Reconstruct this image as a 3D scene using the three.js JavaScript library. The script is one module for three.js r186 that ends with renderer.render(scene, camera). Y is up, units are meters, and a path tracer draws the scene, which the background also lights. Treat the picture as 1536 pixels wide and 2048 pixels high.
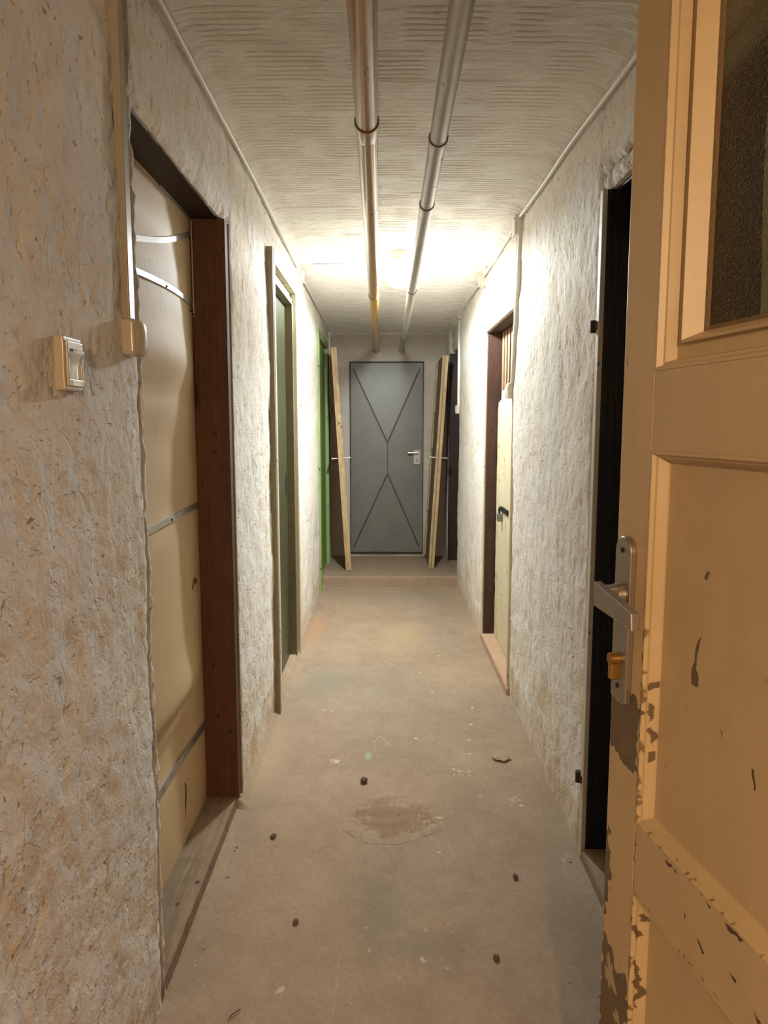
import * as THREE from 'three';
import { RoundedBoxGeometry } from 'three/addons/geometries/RoundedBoxGeometry.js';
import { mergeGeometries } from 'three/addons/utils/BufferGeometryUtils.js';
import { ImprovedNoise } from 'three/addons/math/ImprovedNoise.js';

// ---------------------------------------------------------------- camera, light, exposure
const scene = new THREE.Scene();
scene.background = new THREE.Color(0x000000);
const camera = new THREE.PerspectiveCamera(70.455, 1536 / 2048, 0.04, 30);
camera.position.set(0, 1.37, 0);
camera.rotation.x = -THREE.MathUtils.degToRad(6.843);
scene.add(camera);
const renderer = new THREE.WebGLRenderer({ antialias: true });
renderer.toneMapping = THREE.LinearToneMapping;
renderer.toneMappingExposure = 1.06;
renderer.shadowMap.enabled = true;
const LAMP_I = 0.9, LAMP_DOWN = 15, LAMP_C = new THREE.Color().setRGB(0.92, 1, 1.04);
const WARM_I = 9.4, WARM_C = new THREE.Color().setRGB(1, 0.68, 0.42), WARM_P = [-0.05, 1.78, 1.5];

// ---------------------------------------------------------------- sizes (metres)
const XL = -0.515, XR = 0.625, ZE = -7.05, STEP_Z = -6.06, STEP_H = 0.09, ZB = 2.6;
const ceilY = (z) => (z > -3.8 ? 2.34 : 2.34 - ((-3.8 - z) / 3.25) * 0.105);
const { sin, cos, PI, max, min, abs, exp, floor, sqrt, hypot } = Math;

// ---------------------------------------------------------------- noise
function rng(a) { return () => { a |= 0; a = (a + 0x6d2b79f5) | 0; let t = Math.imul(a ^ (a >>> 15), 1 | a); t = (t + Math.imul(t ^ (t >>> 7), 61 | t)) ^ t; return ((t ^ (t >>> 14)) >>> 0) / 4294967296; }; }
const P = new ImprovedNoise();
const n3 = (x, y, z) => P.noise(x + 31.7, y + 11.3, z + 5.9);
const sstep = (a, b, x) => { const t = min(1, max(0, (x - a) / (b - a))); return t * t * (3 - 2 * t); };
const lerp = (a, b, t) => a + (b - a) * t;
function layer(W, H, cx, cy, seed) {
  const r = rng(seed), L = new Float32Array(cx * cy), out = new Float32Array(W * H);
  for (let i = 0; i < L.length; i++) L[i] = r() * 2 - 1;
  const ix = new Int32Array(W), jx = new Int32Array(W), fx = new Float32Array(W);
  for (let x = 0; x < W; x++) { const t = (x / W) * cx, i = floor(t), f = t - i; ix[x] = i % cx; jx[x] = (i + 1) % cx; fx[x] = f * f * (3 - 2 * f); }
  for (let y = 0; y < H; y++) {
    const t = (y / H) * cy, i = floor(t), f = t - i, fy = f * f * (3 - 2 * f), a = (i % cy) * cx, b = ((i + 1) % cy) * cx;
    for (let x = 0; x < W; x++) {
      const p = L[a + ix[x]], q = L[a + jx[x]], u = L[b + ix[x]], v = L[b + jx[x]], s = p + (q - p) * fx[x];
      out[y * W + x] = s + (u + (v - u) * fx[x] - s) * fy;
    }
  }
  return out;
}
// a texture being painted: colour (sRGB 0..255) and height
class Paint {
  constructor(W, H) { this.W = W; this.H = H; this.c = new Float32Array(W * H * 3); this.h = new Float32Array(W * H); }
  fill(f) { for (let i = 0, n = this.W * this.H; i < n; i++) f(i, this.c, i * 3); return this; }
  px(x, y, col, a, dh = 0) {
    x = ((x % this.W) + this.W) % this.W; y = ((y % this.H) + this.H) % this.H;
    const i = y * this.W + x, k = i * 3;
    if (col) for (let j = 0; j < 3; j++) this.c[k + j] += (col[j] - this.c[k + j]) * a;
    this.h[i] += dh;
  }
  ell(cx, cy, rx, ry, ang, col, a, dh = 0, soft = 0.3, wob = 0) {
    const R = Math.ceil(max(rx, ry) * (1 + wob)) + 1, c = cos(ang), s = sin(ang);
    for (let y = floor(cy - R); y <= cy + R; y++) for (let x = floor(cx - R); x <= cx + R; x++) {
      const dx = x - cx, dy = y - cy, u = (dx * c + dy * s) / rx, v = (-dx * s + dy * c) / ry;
      let d = hypot(u, v); if (d > 1.6) continue;
      if (wob) { const t = Math.atan2(v, u); d += wob * (sin(t * 3 + cx) * 0.5 + sin(t * 5 + cy * 1.7) * 0.35 + sin(t * 9 + cx * 0.3) * 0.25); }
      const m = 1 - sstep(1 - soft, 1, d);
      if (m > 0) this.px(x, y, col, a * m, dh * m);
    }
  }
  poly(pts, col, a, dh = 0, rough = 0) {
    let x0 = 1e9, x1 = -1e9, y0 = 1e9, y1 = -1e9;
    for (const [x, y] of pts) { x0 = min(x0, x); x1 = max(x1, x); y0 = min(y0, y); y1 = max(y1, y); }
    for (let y = floor(y0 - rough); y <= y1 + rough; y++) for (let x = floor(x0 - rough); x <= x1 + rough; x++) {
      const X = x + rough * n3(x * 0.06, y * 0.06, 1) * 2, Y = y + rough * n3(x * 0.06, y * 0.06, 7) * 2;
      let inside = false;
      for (let i = 0, j = pts.length - 1; i < pts.length; j = i++) {
        const [ax, ay] = pts[i], [bx, by] = pts[j];
        if ((ay > Y) !== (by > Y) && X < ((bx - ax) * (Y - ay)) / (by - ay) + ax) inside = !inside;
      }
      if (inside) this.px(x, y, col, a, dh);
    }
  }
  line(pts, w, col, a, dh = 0) {
    for (let k = 0; k + 1 < pts.length; k++) {
      const [ax, ay] = pts[k], [bx, by] = pts[k + 1], n = Math.ceil(hypot(bx - ax, by - ay) / max(0.6, w * 0.6));
      for (let i = 0; i <= n; i++) this.ell(lerp(ax, bx, i / n), lerp(ay, by, i / n), w, w, 0, col, a, dh, 0.8);
    }
  }
  make(bytes, srgb) {
    const t = new THREE.DataTexture(bytes, this.W, this.H, THREE.RGBAFormat);
    t.wrapS = t.wrapT = THREE.RepeatWrapping; t.magFilter = THREE.LinearFilter; t.minFilter = THREE.LinearMipmapLinearFilter; t.generateMipmaps = true;
    if (srgb) t.colorSpace = THREE.SRGBColorSpace; t.needsUpdate = true; return t;
  }
  color() { const b = new Uint8Array(this.W * this.H * 4); for (let i = 0, n = this.W * this.H; i < n; i++) { for (let j = 0; j < 3; j++) b[i * 4 + j] = min(255, max(0, this.c[i * 3 + j])); b[i * 4 + 3] = 255; } return this.make(b, true); }
  bump(lo = -1, hi = 1) { const b = new Uint8Array(this.W * this.H * 4); for (let i = 0, n = this.W * this.H; i < n; i++) { const v = min(255, max(0, ((this.h[i] - lo) / (hi - lo)) * 255)); b[i * 4] = b[i * 4 + 1] = b[i * 4 + 2] = v; b[i * 4 + 3] = 255; } return this.make(b, false); }
}
const rep = (t, u, v) => { const c = t.clone(); c.repeat.set(u, v); c.needsUpdate = true; return c; };

// ---------------------------------------------------------------- textures
// flaking whitewash over old plaster, a 1.8 m tile
const plaster = (() => {
  const N = 2048, T = new Paint(N, N), r = rng(11);
  const f0 = layer(N, N, 6, 6, 1), f1 = layer(N, N, 14, 14, 2), f2 = layer(N, N, 34, 34, 3), f3 = layer(N, N, 90, 90, 4), f4 = layer(N, N, 240, 240, 5), f5 = layer(N, N, 700, 700, 6), g = layer(N, N, 24, 22, 7), g2 = layer(N, N, 70, 64, 8);
  T.fill((i, c, k) => {
    const p = g[i] * 0.62 + g2[i] * 0.3 + f4[i] * 0.16, m = sstep(0.3, 0.36, p), m2 = sstep(0.4, 0.46, -p);
    T.h[i] = 0.3 * f1[i] + 0.24 * f2[i] + 0.17 * f3[i] + 0.1 * f4[i] + 0.05 * f5[i] - 0.3 * m + 0.14 * m2;
    const t = 3 * f2[i] + 3 * f3[i] + 3 * f4[i] + 3 * f5[i], y = max(0, f0[i]) * 0.4 + m * 0.26, b = max(0, -f0[i]) * 0.35;
    c[k] = 227 + t - 8 * y - 12 * b; c[k + 1] = 222 + t - 18 * y - 8 * b; c[k + 2] = 213 + t - 38 * y - 2 * b;
  });
  for (let i = 0; i < 4400; i++) {
    const s = 2 + 8 * Math.pow(r(), 3), a = 1 + r() * 1.9, dark = s > 5 ? 0 : r() + 0.12;
    T.ell(r() * N, r() * N, s, s * a, r() * PI, [138, 116, 90], dark > 0.72 ? 0.25 + 0.45 * r() : 0.05, -(0.12 + 0.45 * r()), 0.45, 0.3);
  }
  for (let i = 0; i < 500; i++) { // trowel scratches and runs
    const x = r() * N, y = r() * N, l = 12 + 70 * r(), t = PI / 2 + (r() - 0.5) * 0.9;
    T.line([[x, y], [x + cos(t) * l * 0.5 + 3 * (r() - 0.5), y + sin(t) * l * 0.5], [x + cos(t) * l, y + sin(t) * l]], 1.1 + r(), [130, 110, 88], 0.12 + 0.15 * r(), r() > 0.5 ? -0.12 : 0.1);
  }
  for (let i = 0; i < 60; i++) T.ell(r() * N, r() * N, 5 + 16 * r(), 8 + 40 * r(), r() * 0.6 - 0.3, [166, 128, 86], 0.12 + 0.2 * r(), -0.05, 0.8, 0.4);
  return { map: T.color(), bump: T.bump(-1.3, 1.0) };
})();
// brushed lime coat of the ceiling, a 1 m tile
const lime = (() => {
  const N = 1024, T = new Paint(N, N), r = rng(23);
  const f1 = layer(N, N, 8, 12, 31), f2 = layer(N, N, 22, 40, 32), f3 = layer(N, N, 60, 120, 33), f4 = layer(N, N, 200, 260, 34);
  T.fill((i, c, k) => { T.h[i] = 0.22 * f1[i] + 0.2 * f2[i] + 0.22 * f3[i] + 0.14 * f4[i]; const t = 4 * f1[i] + 4 * f2[i] + 3 * f3[i] + 2 * f4[i]; c[k] = 231 + t; c[k + 1] = 227 + t; c[k + 2] = 219 + t * 1.1; });
  for (let i = 0; i < 90; i++) T.ell(r() * N, r() * N, 1 + 2 * r(), 3 + 12 * r(), PI / 2 + (r() - 0.5) * 0.4, [126, 110, 92], 0.25 * r(), -0.3, 0.6, 0.2);
  return { map: T.color(), bump: T.bump(-1, 1) };
})();
// the whole corridor floor: u 0..1 = x -0.62..0.72, v 0..1 = z -0.8..-6.1
const FX0 = -0.62, FXW = 1.34, FZ0 = -0.8, FZL = 5.3;
const floorTex = (() => {
  const N = 2048, T = new Paint(N, N), r = rng(5), X = (x) => ((x - FX0) / FXW) * N, Z = (z) => ((FZ0 - z) / FZL) * N, sx = N / FXW, sz = N / FZL;
  const f0 = layer(N, N, 4, 12, 41), f1 = layer(N, N, 10, 34, 42), f2 = layer(N, N, 30, 110, 43), f3 = layer(N, N, 120, 420, 44), f4 = layer(N, N, 500, 1000, 45);
  T.fill((i, c, k) => { const t = 5 * f0[i] + 5 * f1[i] + 4 * f2[i] + 4 * f3[i] + 5 * f4[i], w = f0[i] * 3; c[k] = 154 + t + w; c[k + 1] = 133 + t; c[k + 2] = 109 + t - w; });
  const blob = (x, z, rx, rz, col, a, s = 0.9, wob = 0.3) => { // scale to the texture's own cell shape
    for (let j = floor(Z(z) - rz * sz * 1.5); j <= Z(z) + rz * sz * 1.5; j++) for (let i = floor(X(x) - rx * sx * 1.5); i <= X(x) + rx * sx * 1.5; i++) {
      if (i < 0 || j < 0 || i >= N || j >= N) continue;
      const u = (i - X(x)) / (rx * sx), v = (j - Z(z)) / (rz * sz), d = hypot(u, v) + wob * (f2[j * N + i] * 0.7 + f3[j * N + i] * 0.5), m = 1 - sstep(1 - s, 1, d);
      if (m > 0) T.px(i, j, col, a * m);
    }
  };
  blob(-0.46, -4.75, 0.1, 0.55, [176, 132, 100], 0.55); blob(-0.3, -3.75, 0.2, 0.35, [138, 134, 112], 0.6); blob(-0.02, -3.6, 0.12, 0.2, [142, 134, 112], 0.4);
  blob(0.12, -4.7, 0.2, 0.4, [176, 152, 104], 0.35); blob(0.0, -1.9, 0.14, 0.3, [132, 124, 102], 0.55); blob(0.12, -1.75, 0.12, 0.14, [132, 124, 104], 0.4);
  blob(-0.2, -2.0, 0.12, 0.16, [168, 150, 126], 0.3); blob(-0.47, -2.9, 0.1, 0.5, [190, 165, 128], 0.35); blob(0.04, -2.4, 0.15, 0.14, [136, 110, 80], 0.75, 0.35, 0.35);
  blob(-0.066, -2.88, 0.022, 0.05, [150, 176, 152], 0.75, 0.8, 0.2); blob(0.55, -2.1, 0.08, 0.25, [168, 150, 122], 0.25); blob(0.3, -5.6, 0.3, 0.3, [152, 140, 118], 0.3); blob(-0.2, -5.7, 0.25, 0.25, [150, 136, 116], 0.35);
  const white = [214, 202, 180], spot = (x, z, s, a = 0.8, col = white) => { const k = 0.6 + 0.8 * r(); blob(x, z, s * k, s / k, col, a * 0.75, 0.9, 0.6); blob(x + s * (r() - 0.5) * 1.6, z + s * (r() - 0.5) * 1.6, s * 0.6, s * 0.5, col, a * 0.6, 0.9, 0.6); };
  for (const [x, z, s] of [[0.37, -3.03, 0.014], [0.36, -2.9, 0.012], [0.14, -3.05, 0.01], [-0.2, -2.83, 0.018], [-0.29, -3.37, 0.012], [-0.25, -3.36, 0.009], [0.4, -3.2, 0.012], [0.43, -3.4, 0.01], [0.2, -3.9, 0.01], [0.33, -4.2, 0.012], [0.25, -3.6, 0.01], [0.36, -2.55, 0.01], [0.1, -1.72, 0.012], [-0.05, -1.84, 0.006], [0.16, -1.69, 0.006], [0.04, -1.66, 0.008], [-0.25, -1.62, 0.012]]) spot(x, z, s);
  const smear = (x, z, w, l, n, a = 0.7) => { for (let i = 0; i < n; i++) { const t = r() - 0.5, q = r() - 0.5; spot(x + w * t, z + l * q, 0.003 + 0.009 * r() * r(), a * (0.4 + 0.6 * r())); } };
  smear(0.21, -3.03, 0.09, 0.1, 26); smear(0.31, -2.735, 0.07, 0.07, 26, 0.8); smear(0.4, -2.7, 0.16, 0.05, 20, 0.5); smear(0.47, -2.515, 0.07, 0.06, 24, 0.8); smear(0.575, -2.1, 0.03, 0.16, 30, 0.8); smear(0.15, -2.38, 0.12, 0.1, 40, 0.6); smear(0.04, -2.38, 0.26, 0.24, 50, 0.35); smear(0.2, -2.2, 0.1, 0.1, 18, 0.5); smear(0.14, -1.85, 0.1, 0.06, 20, 0.35); smear(-0.2, -2.83, 0.04, 0.05, 14, 0.6);
  const ln = (pts, w, a, col = white) => T.line(pts.map(([x, z]) => [X(x), Z(z)]), w, col, a);
  ln([[-0.03, -2.87], [-0.045, -3.0], [-0.02, -3.07], [0.03, -2.98]], 1.2, 0.4); ln([[-0.06, -3.12], [-0.045, -3.06]], 1.2, 0.4); ln([[-0.12, -1.55], [-0.115, -1.75]], 1.5, 0.25); ln([[0.0, -4.1], [0.14, -3.9], [0.2, -3.6]], 1.5, 0.16); ln([[0.1, -5.4], [0.16, -4.6], [0.2, -4.2]], 2, 0.14, [190, 165, 110]);
  ln([[0.2, -2.35], [0.3, -2.46], [0.4, -2.42]], 1.0, 0.4, [112, 92, 72]); ln([[-0.14, -2.32], [-0.06, -2.24], [0.05, -2.235], [0.16, -2.3]], 1.4, 0.5, [104, 84, 64]); ln([[-0.2, -1.9], [-0.1, -1.96], [-0.03, -1.93]], 0.8, 0.3, [112, 92, 72]);
  for (let i = 0; i < 420; i++) { const x = FX0 + FXW * r(), z = FZ0 - FZL * r(); spot(x, z, 0.0015 + 0.004 * r() * r(), 0.3 + 0.5 * r(), r() > 0.42 ? white : [96, 78, 60]); }
  for (let i = 0; i < 90; i++) { const x = FX0 + FXW * r(), z = FZ0 - FZL * r(), a = r() * 6.28, l = 0.03 + 0.12 * r(); ln([[x, z], [x + l * cos(a), z + l * sin(a)]], 0.8, 0.1, r() > 0.5 ? white : [116, 96, 76]); }
  return T.color();
})();
const concrete = (() => { // fine relief and neutral colour, 0.7 m tile
  const N = 1024, T = new Paint(N, N), r = rng(77), f1 = layer(N, N, 9, 9, 51), f2 = layer(N, N, 40, 40, 52), f3 = layer(N, N, 150, 150, 53), f4 = layer(N, N, 500, 500, 54);
  T.fill((i, c, k) => { T.h[i] = 0.35 * f1[i] + 0.25 * f2[i] + 0.2 * f3[i] + 0.16 * f4[i]; const t = 6 * f1[i] + 5 * f2[i] + 5 * f3[i] + 6 * f4[i]; c[k] = 228 + t; c[k + 1] = 224 + t; c[k + 2] = 218 + t; });
  for (let i = 0; i < 500; i++) T.ell(r() * N, r() * N, 1 + 3.5 * r() * r(), 1 + 3 * r(), r() * 3, [190, 180, 166], 0.4 * r(), -0.4 * r(), 0.6, 0.2);
  return { map: T.color(), bump: T.bump(-1, 1) };
})();
const wood = (() => { // neutral grain running along v, 0.5 x 2 m
  const W = 512, H = 2048, T = new Paint(W, H), r = rng(9), f1 = layer(W, H, 10, 4, 61), f2 = layer(W, H, 46, 10, 62), f3 = layer(W, H, 130, 24, 63), f4 = layer(W, H, 256, 240, 64), f5 = layer(W, H, 18, 60, 65);
  T.fill((i, c, k) => { const g = 0.3 * f1[i] + 0.3 * f2[i] + 0.3 * f3[i] + 0.1 * f4[i], q = max(0, f1[i] * 0.6 + f5[i] * 0.5 - 0.15), t = 34 * g + 16 * f5[i] - 60 * q; T.h[i] = g - 0.4 * q; c[k] = 214 + t; c[k + 1] = 206 + t * 1.05; c[k + 2] = 196 + t * 1.1; });
  for (let i = 0; i < 34; i++) { const x = r() * W, y = r() * H, s = 3 + 7 * r(); T.ell(x, y, s, s * 1.4, 0, [96, 76, 58], 0.8, -0.4, 0.5, 0.15); }
  for (let i = 0; i < 70; i++) { const x = r() * W, y = r() * H; T.line([[x, y], [x + 3 * (r() - 0.5), y + 40 + 160 * r()]], 0.8, [120, 100, 80], 0.35, -0.5); }
  return { map: T.color(), bump: T.bump(-1.2, 0.8) };
})();
const grime = (() => { // neutral worn paint with chips down to dark, 0.8 m tile
  const N = 1024, T = new Paint(N, N), r = rng(19), f1 = layer(N, N, 6, 6, 71), f2 = layer(N, N, 30, 14, 72), f3 = layer(N, N, 120, 90, 73), q = layer(N, N, 20, 9, 74), q2 = layer(N, N, 90, 60, 75);
  T.fill((i, c, k) => { const t = 5 * f1[i] + 5 * f2[i] + 4 * f3[i], m = sstep(0.66, 0.7, q[i] * 0.6 + q2[i] * 0.4); T.h[i] = 0.2 * f2[i] + 0.15 * f3[i] - 0.5 * m; c[k] = 232 + t - 120 * m; c[k + 1] = 230 + t - 130 * m; c[k + 2] = 226 + t - 138 * m; });
  for (let i = 0; i < 70; i++) T.ell(r() * N, r() * N, 1 + 2 * r(), 1 + 3 * r(), r() * 3, r() > 0.4 ? [110, 96, 80] : [250, 248, 240], 0.7, -0.4, 0.4, 0.3);
  return { map: T.color(), bump: T.bump(-1, 1) };
})();
// beige leaf of the near left door: u = z from -1.60 to -2.44, v = y from 0.07 to 2.035
const beigeTex = (() => {
  const W = 1024, H = 2048, T = new Paint(W, H), r = rng(3), U = (z) => ((-1.6 - z) / 0.84) * W, V = (y) => ((y - 0.07) / 1.965) * H;
  const f1 = layer(W, H, 4, 8, 81), f2 = layer(W, H, 20, 30, 82), f3 = layer(W, H, 160, 60, 83), f4 = layer(W, H, 300, 500, 84);
  T.fill((i, c, k) => { const t = 4 * f1[i] + 3 * f2[i] + 2 * f3[i] + 2 * f4[i]; T.h[i] = 0.1 * f2[i] + 0.08 * f4[i]; c[k] = 205 + t; c[k + 1] = 176 + t; c[k + 2] = 132 + t; });
  for (let i = 0; i < 120; i++) { const x = U(-1.7 - 0.5 * r()), y = V(1.68 + 0.32 * r()); T.line([[x, y], [x + 4 * (r() - 0.5), y - 60 - 120 * r()]], 0.7, [168, 138, 96], 0.3, -0.15); }
  for (let i = 0; i < 900; i++) { const x = U(-1.82 - 0.34 * r()), y = V(1.55 + 0.24 * sqrt(r())), a = r() * 6.28, l = 4 + 9 * r(); T.line([[x, y], [x + cos(a) * l, y + sin(a) * l]], 0.8, [150, 118, 82], 0.4, -0.25); }
  const nick = (z, y, s, col = [86, 52, 26]) => T.ell(U(z), V(y), s, s * 0.8, 0.3, col, 0.95, -0.6, 0.25, 0.45);
  T.poly([[U(-2.30), V(0.835)], [U(-2.325), V(0.865)], [U(-2.35), V(0.872)], [U(-2.385), V(0.858)], [U(-2.395), V(0.84)], [U(-2.37), V(0.846)], [U(-2.34), V(0.85)], [U(-2.32), V(0.838)]], [92, 56, 28], 1, -0.7, 4);
  nick(-2.41, 0.87, 5); nick(-2.05, 0.46, 4); nick(-2.36, 1.55, 3); nick(-2.33, 1.41, 2.5); nick(-2.3, 1.2, 2); nick(-2.38, 1.66, 3); nick(-1.98, 1.26, 4); nick(-1.98, 0.96, 3);
  T.poly([[U(-2.19), V(0.235)], [U(-2.205), V(0.23)], [U(-2.2), V(0.18)], [U(-2.17), V(0.12)]], [58, 38, 22], 1, -0.8, 2); nick(-2.23, 0.23, 5, [70, 44, 24]); nick(-2.22, 0.2, 4, [70, 44, 24]);
  for (let i = 0; i < 90; i++) nick(-1.6 - 0.84 * r(), 0.08 + 1.9 * r(), 0.8 + 1.4 * r(), [120, 92, 60]);
  for (let i = 0; i < 14; i++) { const x = W * r(), y = V(0.1 + 1.8 * r()); T.line([[x, y], [x + 10 * (r() - 0.5), y + 30 * r()]], 0.8, [170, 140, 100], 0.4); }
  return { map: T.color(), bump: T.bump(-1, 1) };
})();
// painted near door: u = 0..0.8 m from the free edge, v = 0..2 m up
const doorTex = (() => {
  const W = 1024, H = 2048, T = new Paint(W, H), r = rng(42), U = (u) => (u / 0.8) * W, V = (y) => (y / 2) * H, uy = (l) => l.map(([u, y]) => [U(u), V(y)]);
  const f1 = layer(W, H, 4, 8, 91), f2 = layer(W, H, 26, 44, 92), f3 = layer(W, H, 110, 200, 93), f4 = layer(W, H, 400, 700, 94);
  T.fill((i, c, k) => { const t = 4 * f1[i] + 3 * f2[i] + 2 * f3[i]; T.h[i] = 0.1 * f2[i] + 0.06 * f3[i] + 0.03 * f4[i]; c[k] = 198 + t; c[k + 1] = 174 + t; c[k + 2] = 132 + t; });
  const under = [106, 88, 62], dark = [92, 66, 40], chip = (pts, col = dark, rough = 5) => T.poly(uy(pts), col, 1, -0.8, rough);
  chip([[0, 0.971], [0.042, 0.979], [0.072, 0.996], [0.084, 0.985], [0.079, 0.94], [0.08, 0.893], [0.068, 0.884], [0.035, 0.892], [0.0, 0.905]], under, 7);
  chip([[0.0, 0.605], [0.03, 0.597], [0.037, 0.57], [0.067, 0.582], [0.085, 0.562], [0.08, 0.518], [0.05, 0.44], [0.0, 0.43]], under, 12); chip([[0, 0.78], [0.012, 0.76], [0.02, 0.7], [0.01, 0.65], [0, 0.6]], under, 8);
  T.ell(U(0.05), V(0.92), 34, 20, 0.4, [126, 104, 74], 0.6, 0.1, 0.6, 0.3); T.ell(U(0.03), V(0.55), 20, 26, 0.4, [188, 164, 122], 0.9, 0.6, 0.2, 0.5); T.ell(U(0.055), V(0.5), 14, 10, 0.4, [188, 164, 122], 0.9, 0.6, 0.2, 0.5);
  chip([[0.183, 1.121], [0.173, 1.102], [0.172, 1.089], [0.165, 1.065], [0.168, 1.049], [0.181, 1.052], [0.18, 1.064], [0.175, 1.072], [0.179, 1.098]], under, 2);
  chip([[0.188, 1.196], [0.183, 1.187], [0.188, 1.186], [0.193, 1.194]], under, 2); chip([[0.23, 1.019], [0.235, 1.016], [0.229, 1.007], [0.233, 1.014]], dark, 2); chip([[0.286, 0.999], [0.292, 0.976], [0.295, 0.977], [0.29, 0.999]], dark, 2);
  chip([[0.162, 0.818], [0.179, 0.817], [0.174, 0.813], [0.162, 0.812]], dark, 3); chip([[0.181, 0.818], [0.19, 0.816], [0.186, 0.812]], dark, 2); chip([[0.249, 0.822], [0.26, 0.819], [0.254, 0.815]], dark, 3); chip([[0.286, 0.82], [0.317, 0.821], [0.311, 0.815], [0.291, 0.813]], dark, 3);
  chip([[0.237, 0.764], [0.253, 0.756], [0.25, 0.752], [0.24, 0.758]], dark, 2); chip([[0.298, 0.77], [0.311, 0.768], [0.308, 0.763]], dark, 2); chip([[0.338, 0.759], [0.352, 0.756], [0.346, 0.75]], dark, 3); chip([[0.208, 0.776], [0.212, 0.775], [0.21, 0.768]], dark, 1);
  for (const [y, h] of [[1.02, 0.02], [0.985, 0.03], [0.95, 0.025], [0.92, 0.02], [0.6, 0.04], [0.57, 0.05], [0.66, 0.02], [0.685, 0.015]]) { const a = 0.088 + 0.006 * r(); chip([[a, y + h / 3], [a + 0.003, y + h / 2], [a + 0.005, y], [a + 0.002, y - h / 2]], under, 3); }
  for (let i = 0; i < 60; i++) { const y = 0.4 + 0.7 * r(); T.ell(U(0.084 + 0.004 * r()), V(y), 1.5 + 2.5 * r(), 3 + 12 * r() * r(), 0, [120, 92, 58], 0.85, -0.5, 0.4, 0.4); }
  for (let i = 0; i < 70; i++) { const u = 0.09 + 0.6 * r(), y = r() > 0.5 ? 0.72 + 0.004 * r() : 0.822 + 0.006 * r(); T.ell(U(u), V(y), 1.5 + 3 * r(), 1 + 1.6 * r(), 0, [116, 84, 50], 0.7, -0.5, 0.4, 0.4); }
  for (let i = 0; i < 60; i++) T.ell(U(0.8 * r()), V(2 * r()), 0.8 + 1.8 * r(), 1 + 2 * r(), r() * 3, [128, 96, 60], 0.7 * r(), -0.3, 0.4, 0.3);
  for (let i = 0; i < 40; i++) T.ell(U(0.8 * r()), V(2 * r()), 6 + 14 * r(), 6 + 16 * r(), r() * 3, [172, 134, 90], 0.12, 0, 0.9, 0.3);
  T.line(uy([[0.3, 1.1], [0.32, 1.13], [0.35, 1.135]]), 1.4, [140, 104, 66], 0.5); T.ell(U(0.01), V(1.455), 3, 9, 0, [120, 92, 60], 0.7, -0.2, 0.5, 0.3);
  return { map: T.color(), bump: T.bump(-1, 0.6) };
})();
const pebble = (() => { const N = 512, T = new Paint(N, N), r = rng(8); for (let i = 0; i < 2600; i++) { const s = 4 + 5 * r(); T.ell(r() * N, r() * N, s, s, 0, null, 0, 0.35, 0.9); } return T.bump(0, 1.6); })();

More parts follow.
